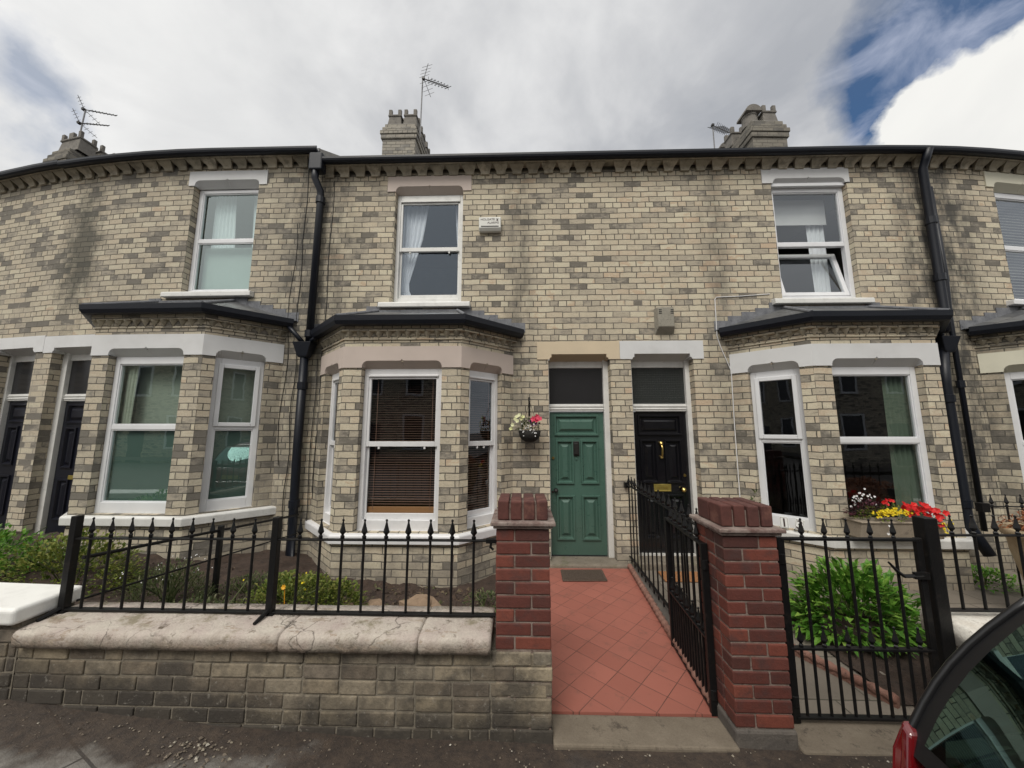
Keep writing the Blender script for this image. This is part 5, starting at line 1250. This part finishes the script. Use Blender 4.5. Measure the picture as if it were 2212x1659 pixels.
def gate(label, hinge, free, zb, zt, zmid, n_full, n_low, loc, latch=False):
    root = thing('garden_gate', label, 'gate', loc); h, f = Vector((hinge[0], hinge[1], 0)), Vector((free[0], free[1], 0))
    for q, w in ((h, .022), (f, .02)):
        b = MB(); b.box(q.x - w, q.x + w, q.y - w * .6, q.y + w * .6, zb, zt + .012); b.build('stile', M['iron'], root, bevel=.003)
    for z, w, t in ((zt, .034, .016), (zmid, .034, .014), (zb + .03, .036, .014)):
        flat_rail(root, (h.x, h.y, z), (f.x, f.y, z), w, t)
    for i in range(n_full):
        p = h.lerp(f, (i + 1) / (n_full + 1)); add_bar(root, (p.x, p.y, zb + .02), zt - zb - .014)
    for i in range(n_full + 1):
        p = h.lerp(f, (i + .5) / (n_full + 1)); add_bar(root, (p.x, p.y, zb + .02), zmid - zb - .012, True)
    for z in (zb + .12, zt - .12):
        b = MB(); b.lathe([(.02, -.03), (.024, -.028), (.024, .028), (.02, .03)], (h.x, h.y, z), 10); b.build('hinge', M['iron'], root)
    if latch:
        b = MB(); b.tube([(f.x - .02, f.y - .02, .875), (f.x - .13, f.y - .02, .87), (f.x - .17, f.y - .022, .90), (f.x - .22, f.y - .025, .955)], [.012, .011, .010, .006], 6); b.box(f.x - .07, f.x + .02, f.y - .03, f.y - .012, .855, .895); b.build('latch', M['iron'], root)
    return root
gate('black iron gate swung open along the red tiled path', (1.198, -2.46), (1.245, -1.76), .02, 1.03, .45, 6, 0, (1.22, -2.1, 0))
gate('closed black iron gate between the tall pier and its iron post', (1.668, -2.5), (2.535, -2.5), .02, 1.085, .435, 5, 0, (2.1, -2.5, 0), True)
b = thing('gate_post', 'heavy black iron post where the closed gate latches', 'gate post', (2.615, -2.48, 0))
MB().box(2.575, 2.655, -2.525, -2.445, -.1, 1.222).build('post', M['iron'], b, bevel=.005)
gr = thing('garden_wall', 'low wall with peeling white coping behind the parked red car', 'wall', (4.5, -2.5, 0))
bb = MB(); brickwork(bb, 2.67, 9, -2.63, -2.37, -.02, .46, .083, .225, .01, .005, rg); bb.build('brickwork', M['garden_brick'], gr, bevel=.008)
MB().box(2.66, 9, -2.622, -2.38, -.3, .47).build('mortar_core', M['mortar'], gr)
bb = MB(); slab_mesh(bb, 2.655, 9, [(y + .02, z - .01 if z < .5 else z + .02) for y, z in cp], 200, .010, 9.); bb.build('coping_slab', M['coping_flaky'], gr, smooth=True)
rr = thing('railing', 'black spiked railing on the peeling white coping', 'railing', (3.6, -2.45, .6))
flat_rail(rr, (2.64, -2.45, 1.10), (6.2, -2.45, 1.112)); flat_rail(rr, (2.64, -2.45, .645), (6.2, -2.45, .65), .036, .012)
for i in range(25): add_bar(rr, (2.815 + i * .139, -2.45, .64), .467)
er = thing('railing', 'short far railing in front of the damp stained house', 'railing', (6.5, -1.0, 0))
flat_rail(er, (4.85, -.95, .985), (8.0, -1.0, .985), .03, .01)
for i in range(20): add_bar(er, (4.95 + i * .15, -.955 - .0022 * i, .1), .89)
MB().box(4.82, 4.90, -.98, -.92, .93, 1.02).build('post', M['iron'], er)

# ------------------------------------------------------------------ mats, pots, hoop, rubble, plants
m_ = thing('door_mat', 'brown ribbed door mat on the red tiles', 'door mat', (.74, -.38, .03))
b = MB(); b.prism([(.485, -.22), (1.01, -.20), (1.0, -.53), (.475, -.55)], .034, .048, 'z'); b.build('backing', M['mat_rubber'], m_, bevel=.006)
b = MB()
for i in range(24):
    x = .50 + i * .0205; b.prism([(x, -.245), (x + .012, -.245), (x + .008, -.525), (x - .004, -.525)], .048, .056, 'z')
b.build('ribs', M['mat_rubber'], m_)
m_ = MB().prism([(1.70, -.20), (2.19, -.20), (2.19, -.49), (1.68, -.49)], .018, .034, 'z').build('door_mat', M['mat_orange'], None, bevel=.006, org=(1.95, -.35, .018)); tag(m_, 'orange coir door mat before the black door', 'door mat')
pt = thing('large_pot', 'big pale clay pot holding a dry copper leaved plant', 'plant pot', (5.02, -1.5, 0))
MB().lathe([(.20, .0), (.24, .02), (.36, .35), (.41, .62), (.42, .76), (.45, .77), (.46, .83), (.42, .84), (.40, .78)], (5.02, -1.5, .02), 28).build('pot', M['terracotta_pale'], pt, smooth=True)
b = MB(); bush(b, (5.02, -1.5, .83), .38, .36, .22, 1300, .07, .015, .2, .4); b.build('foliage', M['leaf_copper'], pt, fixn=False)
hp_ = MB(); hp_.tube([(4.15, -.95, .0)] + [(4.25 - .10 * math.cos(a), -.95, .44 + .12 * math.sin(a)) for a in [math.pi * i / 10 for i in range(11)]] + [(4.35, -.95, 0)], .011, 8); o = hp_.build('garden_hoop', M['hoop'], None, smooth=True, org=(4.25, -.95, 0)); tag(o, 'cream cane hoop stuck in the paving beside the iron gate post', 'garden hoop')
rs = random.Random(3)
def stone(label, x, y, s, flat=.5, m='rubble', group=None, z=0):
    b = MB(); n = 9
    prof = [(0, -.2), (.6, -.15), (1, .1), (.85, .5), (.35, .62), (0, .6)]
    b.lathe(prof, (0, 0, 0), n)
    for i, v_ in enumerate(b.v):
        k = 1 + .45 * noise.noise((v_[0] * 2 + x * 7, v_[1] * 2 + y * 5, v_[2] * 2)); b.v[i] = (x + v_[0] * s * k, y + v_[1] * s * .7 * k, z + v_[2] * s * flat * k)
    o = b.build('stone', M[m], None, org=(x, y, z)); tag(o, label, 'stone', group); return o
stone('pale greenish broken slab lying in the flower bed behind the railing', -1.43, -1.32, .15, .8, z=.06); stone('brown lump of rubble beside the broken slab in the bed', -1.02, -1.22, .20, .75, z=.04)
stone('rounded pale rock among the yellow green weeds', -1.66, -1.28, .11, .8, z=.07); stone('small pale slab shard nearest the shorter pier', -.72, -1.38, .13, .7, z=.06)
# loose bits of grit on the pavement
b = MB()
for i in range(420):
    x, y = (rs.gauss(-1.75, .13), rs.gauss(-2.83, .045)) if i < 90 else (rs.uniform(-4.5, 2.2), -2.69 - abs(rs.gauss(0, .14)))
    s = rs.uniform(.003, .009) * (1.6 if i < 90 else 1); z = gz(x) + .006
    a = rs.uniform(0, 3); q = [b.vert((x + s * math.cos(a + k * 1.57) * rs.uniform(.5, 1.2), y + s * math.sin(a + k * 1.57) * rs.uniform(.5, 1.2), z)) for k in range(4)]; t_ = b.vert((x, y, z + s * .7))
    for k in range(4): b.f.append([q[k], q[(k + 1) % 4], t_])
tag(b.build('grit', M['grit'] if 'grit' in M else island_mat('grit', [(0, (.1, .08, .06)), (.6, (.16, .13, .10)), (.9, (.25, .22, .17)), (1, (.45, .42, .36))], bumpk=0), None, fixn=False), kind='stuff')

plant('peony_bush', 'bright green leafy bush behind the closed gate', 'bush', (2.93, -1.50, .06),   .52, .34, .48, 1500, .13, .023, M['leaf_fresh'], nst=14, up=.3, droop=.2)
plant('shrub', 'lush green shrub in front of the navy door beyond the white coping', 'shrub', (-5.45, -1.45, .25), .85, .55, .55, 3000, .075, .018, M['leaf_fresh'], nst=12)
plant('shrub', 'yellowish shrub spilling towards the white coping end', 'shrub', (-4.35, -1.45, .25), .65, .45, .50, 2600, .06, .014, M['leaf_yellow'], nst=12)
plant('weed_clump', 'feathery grey green weeds with tiny pale flowers behind the railing near its end post', 'weeds', (-3.25, -1.55, .16), .42, .30, .36, 2200, .06, .005, M['leaf_dull'], nst=26, up=.9, flowers=('f_white', 26, .006))
plant('weed_clump', 'yellow green weeds with a few small yellow flowers around the middle railing post', 'weeds', (-2.15, -1.50, .12), .46, .30, .30, 1700, .05, .012, M['leaf_yellow'], nst=12, flowers=('f_yellow', 8, .010))
plant('weed_clump', 'leafy yellow green weeds sprawling over the pale rock behind the middle post', 'weeds', (-1.72, -1.45, .10), .26, .20, .24, 800, .05, .013, M['leaf_yellow'], nst=8)
plant('weed_clump', 'low mossy weeds along the back edge of the flaking coping', 'weeds', (-2.2, -2.28, .36), .80, .08, .20, 900, .045, .007, M['leaf_dull'], nst=14, up=.8)
plant('weed_clump', 'broad low carpet of pale feathery weeds nearest the sloping black rail', 'weeds', (-2.78, -1.15, .05), .34, .35, .22, 1100, .05, .006, M['leaf_dull'], nst=16, up=.9)
plant('weed_clump', 'yellow green spreading weeds in front of the bay plinth', 'weeds', (-2.25, -.95, .03), .30, .2, .18, 700, .05, .012, M['leaf_yellow'], nst=9)
plant('weed_clump', 'sparse tuft of weeds close to the shorter pier', 'weeds', (-.38, -1.2, .04), .18, .16, .12, 220, .05, .009, M['leaf_dull'], nst=7)
plant('weed_clump', 'small leafy weed between the feathery clump and the house drainpipe', 'weeds', (-2.55, -1.05, .05), .22, .16, .18, 300, .05, .013, M['leaf_fresh'], nst=6)
plant('weed_clump', 'low green weeds below the hooped cane near the big clay pot', 'weeds', (5.3, -.5, .02), .3, .2, .16, 300, .07, .016, M['leaf_fresh'], nst=6)
plant('shrub', 'straggly climber growing at the foot of the narrow bay window above the tall pier', 'shrub', (2.92, -.28, .0), .20, .14, 1.0, 260, .06, .014, M['leaf_dull'], nst=10)
# twigs, clods and dead leaves strewn over the bed
b = MB()
for i in range(2600):
    x = rs.uniform(-6, .1) if i < 1700 else rs.uniform(-2.0, .1); y = rs.uniform(-2.0, -.65); z = -.02 + gz(x) + bedz(x, y); k = rs.uniform(.008, .03) * (1 if i < 1700 else rs.choice((1, 1.5, 2.4))); a = rs.uniform(0, 6.28)
    if i % 3: leaf(b, Vector((x, y, z + .006)), Vector((math.cos(a), math.sin(a), rs.uniform(-.1, .5))), k * 1.6, k * .3)
    else:
        q = [b.vert((x + k * math.cos(a + j * 2.1) * rs.uniform(.6, 1.2), y + k * math.sin(a + j * 2.1) * rs.uniform(.6, 1.2), z - .004)) for j in range(3)]; t_ = b.vert((x, y, z + k * rs.uniform(.5, 1.1)))
        for j in range(3): b.f.append([q[j], q[(j + 1) % 3], t_])
tag(b.build('leaf_litter', island_mat('leaf_litter', [(0, (.03, .02, .015)), (.5, (.07, .045, .03)), (.8, (.12, .085, .055)), (1, (.09, .11, .04))], bumpk=0), None, fixn=False), kind='stuff')
o = MB(); blossom(o, (-2.62, -1.02, .46), .035, 7, Vector((0, -1, .4))); o.tube([(-2.62, -1.01, .46), (-2.60, -.98, .0)], .004, 5); tag(o.build('poppy', M['f_orange'], None, fixn=False, org=(-2.6, -1, 0)), 'single yellow poppy standing above the weeds by the bay', 'flower')
o = MB(); blossom(o, (-2.05, -1.75, .44), .022, 7, Vector((0, -1, .4))); o.tube([(-2.05, -1.74, .44), (-2.04, -1.72, .1)], .004, 5); tag(o.build('poppy', M['f_orange'], None, fixn=False, org=(-2.05, -1.75, 0)), 'small orange poppy low between the railing bars', 'flower')

# ------------------------------------------------------------------ the parked car
def make_car():
    root = thing('parked_car', 'dark red hatchback parked at the kerb, its rear window towards the viewer', 'car', (3.0, -4.47, -.1))
    X0 = 1.03; yc = -4.47; G = -.10
    # plan half width and heights by station, measured from the tail
    st = [(.0, .66, .30, .60), (.06, .73, .24, .84), (.16, .76, .22, .97), (.55, .81, .20, 1.02), (1.3, .835, .20, 1.02), (2.3, .835, .20, 1.0), (2.85, .83, .20, .98), (3.35, .81, .20, .88), (3.72, .74, .22, .74), (3.85, .60, .28, .58)]
    b = MB(); rings = []
    for d, hw, zl, zh in st:
        sec = [(-hw * .86, zl), (-hw, zl + .12), (-hw * 1.01, (zl + zh) / 2 + .02), (-hw * .975, zh - .06), (-hw * .90, zh), (hw * .90, zh), (hw * .975, zh - .06), (hw * 1.01, (zl + zh) / 2 + .02), (hw, zl + .12), (hw * .86, zl)]
        rings.append([b.vert((X0 + d, yc + q, G + z)) for q, z in sec])
    n = len(rings[0])
    for A, B in zip(rings, rings[1:]):
        for k in range(n): b.f.append([A[k], A[(k + 1) % n], B[(k + 1) % n], B[k]])
    b.f.append(rings[0][::-1]); b.f.append(rings[-1])
    body = b.build('body', M['car_red'], root, smooth=True); sd = body.modifiers.new('sub', 'SUBSURF'); sd.levels = 2; sd.render_levels = 2
    # greenhouse: pillars and roof as a frame, glazing between
    base = [(.20, .745, .975), (.75, .80, 1.0), (1.55, .80, 1.0), (2.75, .76, .96)]
    roofp = [(.50, .615, 1.45), (.80, .645, 1.50), (1.45, .65, 1.51), (2.02, .62, 1.44)]
    P = lambda q, s: Vector((X0 + q[0], yc + s * q[1], G + q[2]))
    r = MB(); rg_ = []
    for q in [(.44, .60, 1.435)] + roofp[1:3] + [(2.05, .60, 1.435)]:
        rg_.append([r.vert(v_) for v_ in (P(q, -1), P((q[0], q[1] * .5, q[2] + .035), -1), P((q[0], q[1] * .5, q[2] + .035), 1), P(q, 1))])
    for A, B in zip(rg_, rg_[1:]):
        for k in range(3): r.f.append([A[k], A[k + 1], B[k + 1], B[k]])
    r.build('roof', M['car_red'], root, smooth=True).modifiers.new('s', 'SOLIDIFY').thickness = .03
    # rear window, curved, with black border
    def rear(u, v, off=0.):
        hw = .745 - .125 * v + .035 * math.sin(math.pi * min(1, v)) ; y = yc + u * hw; bulge = .075 * (1 - u * u)
        return Vector((X0 + .115 + .26 * v - bulge * (1 - .4 * v) + off + .05 * v * v, y, G + .94 + .49 * v))
    for s in (-1, 1):
        pil = MB()
        pil.tube([rear(s, v / 8) for v in range(9)], .011, 8)
        for v in range(8):
            f0, f1 = v / 8, (v + 1) / 8; q0 = P(base[0], s).lerp(P(roofp[0], s), f0); q1 = P(base[0], s).lerp(P(roofp[0], s), f1); pil.face([rear(s, f0), q0, q1, rear(s, f1)])
        pil.tube([P(base[1], s), P(roofp[1], s)], .03, 8); pil.tube([P(base[2], s), P(roofp[2], s)], .028, 8); pil.tube([P(base[3], s), P(roofp[3], s)], .035, 8)
        pil.tube([P(roofp[0], s), P(roofp[1], s), P(roofp[2], s), P(roofp[3], s)], .03, 8)
        pil.tube([P(base[0], s), P(base[1], s), P(base[2], s), P(base[3], s)], .02, 6)
        pil.build('pillar', M['car_black'], root, smooth=True)
    def patch(u0, u1, v0, v1, off, nu=12, nv=6):
        m = MB(); g = [[m.vert(rear(u0 + (u1 - u0) * i / nu, v0 + (v1 - v0) * j / nv, off)) for i in range(nu + 1)] for j in range(nv + 1)]
        for A, B in zip(g, g[1:]):
            for i in range(nu): m.f.append([A[i], A[i + 1], B[i + 1], B[i]])
        return m
    gl_ = patch(-.935, .935, .085, .95, -.002); rwo = gl_.build('rear_window', M['car_glass'], root, smooth=True)
    bd = MB()
    for (u0, u1, v0, v1) in ((-1, -.935, 0, 1), (.935, 1, 0, 1), (-.935, .935, 0, .085), (-.935, .935, .95, 1)):
        m2 = patch(u0, u1, v0, v1, .0, 8, 8); o_ = len(bd.v); bd.v += m2.v; bd.lv += m2.lv; bd.f += [[i + o_ for i in f] for f in m2.f]
    bd.build('window_border', M['car_black'], rwo, smooth=True)
    wires = MB()
    for v in [.2 + .075 * i for i in range(9)]: wires.tube([rear(-.8 + 1.6 * i / 12, v, .004) for i in range(13)], .0012, 4)
    wires.build('heater_wire', M['car_black'], rwo)
    wp = MB(); wp.tube([rear(.0, .06, -.03), rear(-.25, .14, -.03), rear(-.62, .2, -.02)], [.014, .010, .007], 6); wp.build('wiper', M['car_black'], root)
    # glazing round the rest
    for s in (-1, 1):
        sw = MB()
        for a in range(3): sw.face([P(base[a], s), P(base[a + 1], s), P(roofp[a + 1], s), P(roofp[a], s)])
        sw.build('side_window', M['car_glass'], root)
    MB().face([P(base[3], -1), P(base[3], 1), P(roofp[3], 1), P(roofp[3], -1)]).build('windscreen', M['car_glass'], root)
    it = MB()
    it.box(X0 + .2, X0 + 2.6, yc - .72, yc + .72, G + .80, G + .90)
    for s in (-.36, .36):
        it.box(X0 + .62, X0 + .74, yc + s - .26, yc + s + .26, G + .85, G + 1.12); it.box(X0 + .62, X0 + .72, yc + s - .13, yc + s + .13, G + 1.13, G + 1.29)
        it.box(X0 + 1.45, X0 + 1.6, yc + s - .26, yc + s + .26, G + .85, G + 1.2); it.box(X0 + 1.5, X0 + 1.6, yc + s - .13, yc + s + .13, G + 1.21, G + 1.38)
    it.build('seats', M['car_inside'], root, bevel=.03)
    for s in (-1, 1):
        l = MB(); q = [(.0, .66, .50), (.015, .725, .56), (.10, .752, .93), (.14, .748, 1.01), (.13, .715, .99), (.05, .68, .78)]
        inn = [l.vert(P((x_ - .015, w_ + .006, z_), s)) for x_, w_, z_ in q]; out_ = [l.vert(P((x_ + .10, w_ + .012, z_), s)) for x_, w_, z_ in q]
        l.f.append(inn); l.f.append(out_[::-1])
        for k in range(6): l.f.append([inn[k], inn[(k + 1) % 6], out_[(k + 1) % 6], out_[k]])
        l.build('tail_lamp', M['car_lamp'], root, bevel=.012, seg=3)
    MB().box(X0 - .03, X0 + .10, yc - .70, yc + .70, G + .30, G + .50).build('bumper', M['car_red'], root, bevel=.04, seg=4)
    pl = MB().box(X0 - .042, X0 - .03, yc - .26, yc + .26, G + .56, G + .67); pl.build('number_plate', M['letterbrass'], root)
    for d in (.72, 3.12):
        for s in (-1, 1):
            w_ = MB(); w_.lathe([(.20, -.09), (.29, -.09), (.30, -.06), (.30, .06), (.29, .09), (.20, .09)], (X0 + d, yc + s * .76, G + .30), 28, 'y'); wo_ = w_.build('wheel', M['tyre'], root, smooth=False)
            w_ = MB(); w_.lathe([(.0, -.07), (.20, -.07), (.205, .07), (.0, .07)], (X0 + d, yc + s * .765, G + .30), 20, 'y'); w_.build('rim', M['rim'], wo_)
    return root
make_car()

# ------------------------------------------------------------------ the facing terrace (seen only as reflections in the glass)
op = thing('facing_house', 'brick house across the street, seen only as a reflection in the window glass', 'house', (0, -14.2, 0), 'houses across the street')
MB().box(-2.2, 2.2, -22, -14.2, 0, 5.9).build('wall', M['opp_brick'], op)
MB().prism([(-14.0, 5.9), (-18.1, 8.6), (-22.2, 5.9)], -2.2, 2.2, 'x').build('roof', M['slate'], op)
for x0, x1, z0, z1 in ((-1.7, -.6, .8, 2.6), (-1.6, -.7, 3.6, 5.3), (.7, 1.6, 3.6, 5.3)):
    wf = MB().frame(x0, x1, z0, z1, .09, -14.21, -14.15).build('window', M['white'], op); MB().box(x0 + .09, x1 - .09, -14.205, -14.19, z0 + .09, z1 - .09).build('pane', M['opp_dark'], wf)
MB().box(.7, 1.55, -14.2, -14.17, .1, 2.1).build('door', M['navy_door'], op)
for i in (-10, -9, -8, -7, -6, -5, -4, -3, -2, -1, 1, 2, 3, 4, 5, 6, 7, 8, 9, 10):
    c = op.copy(); C.objects.link(c); c.location = (i * 4.4, -14.2, 0)
    for ch in list(op.children):
        q = ch.copy(); C.objects.link(q); q.parent = c
        for g in ch.children: h_ = g.copy(); C.objects.link(h_); h_.parent = q
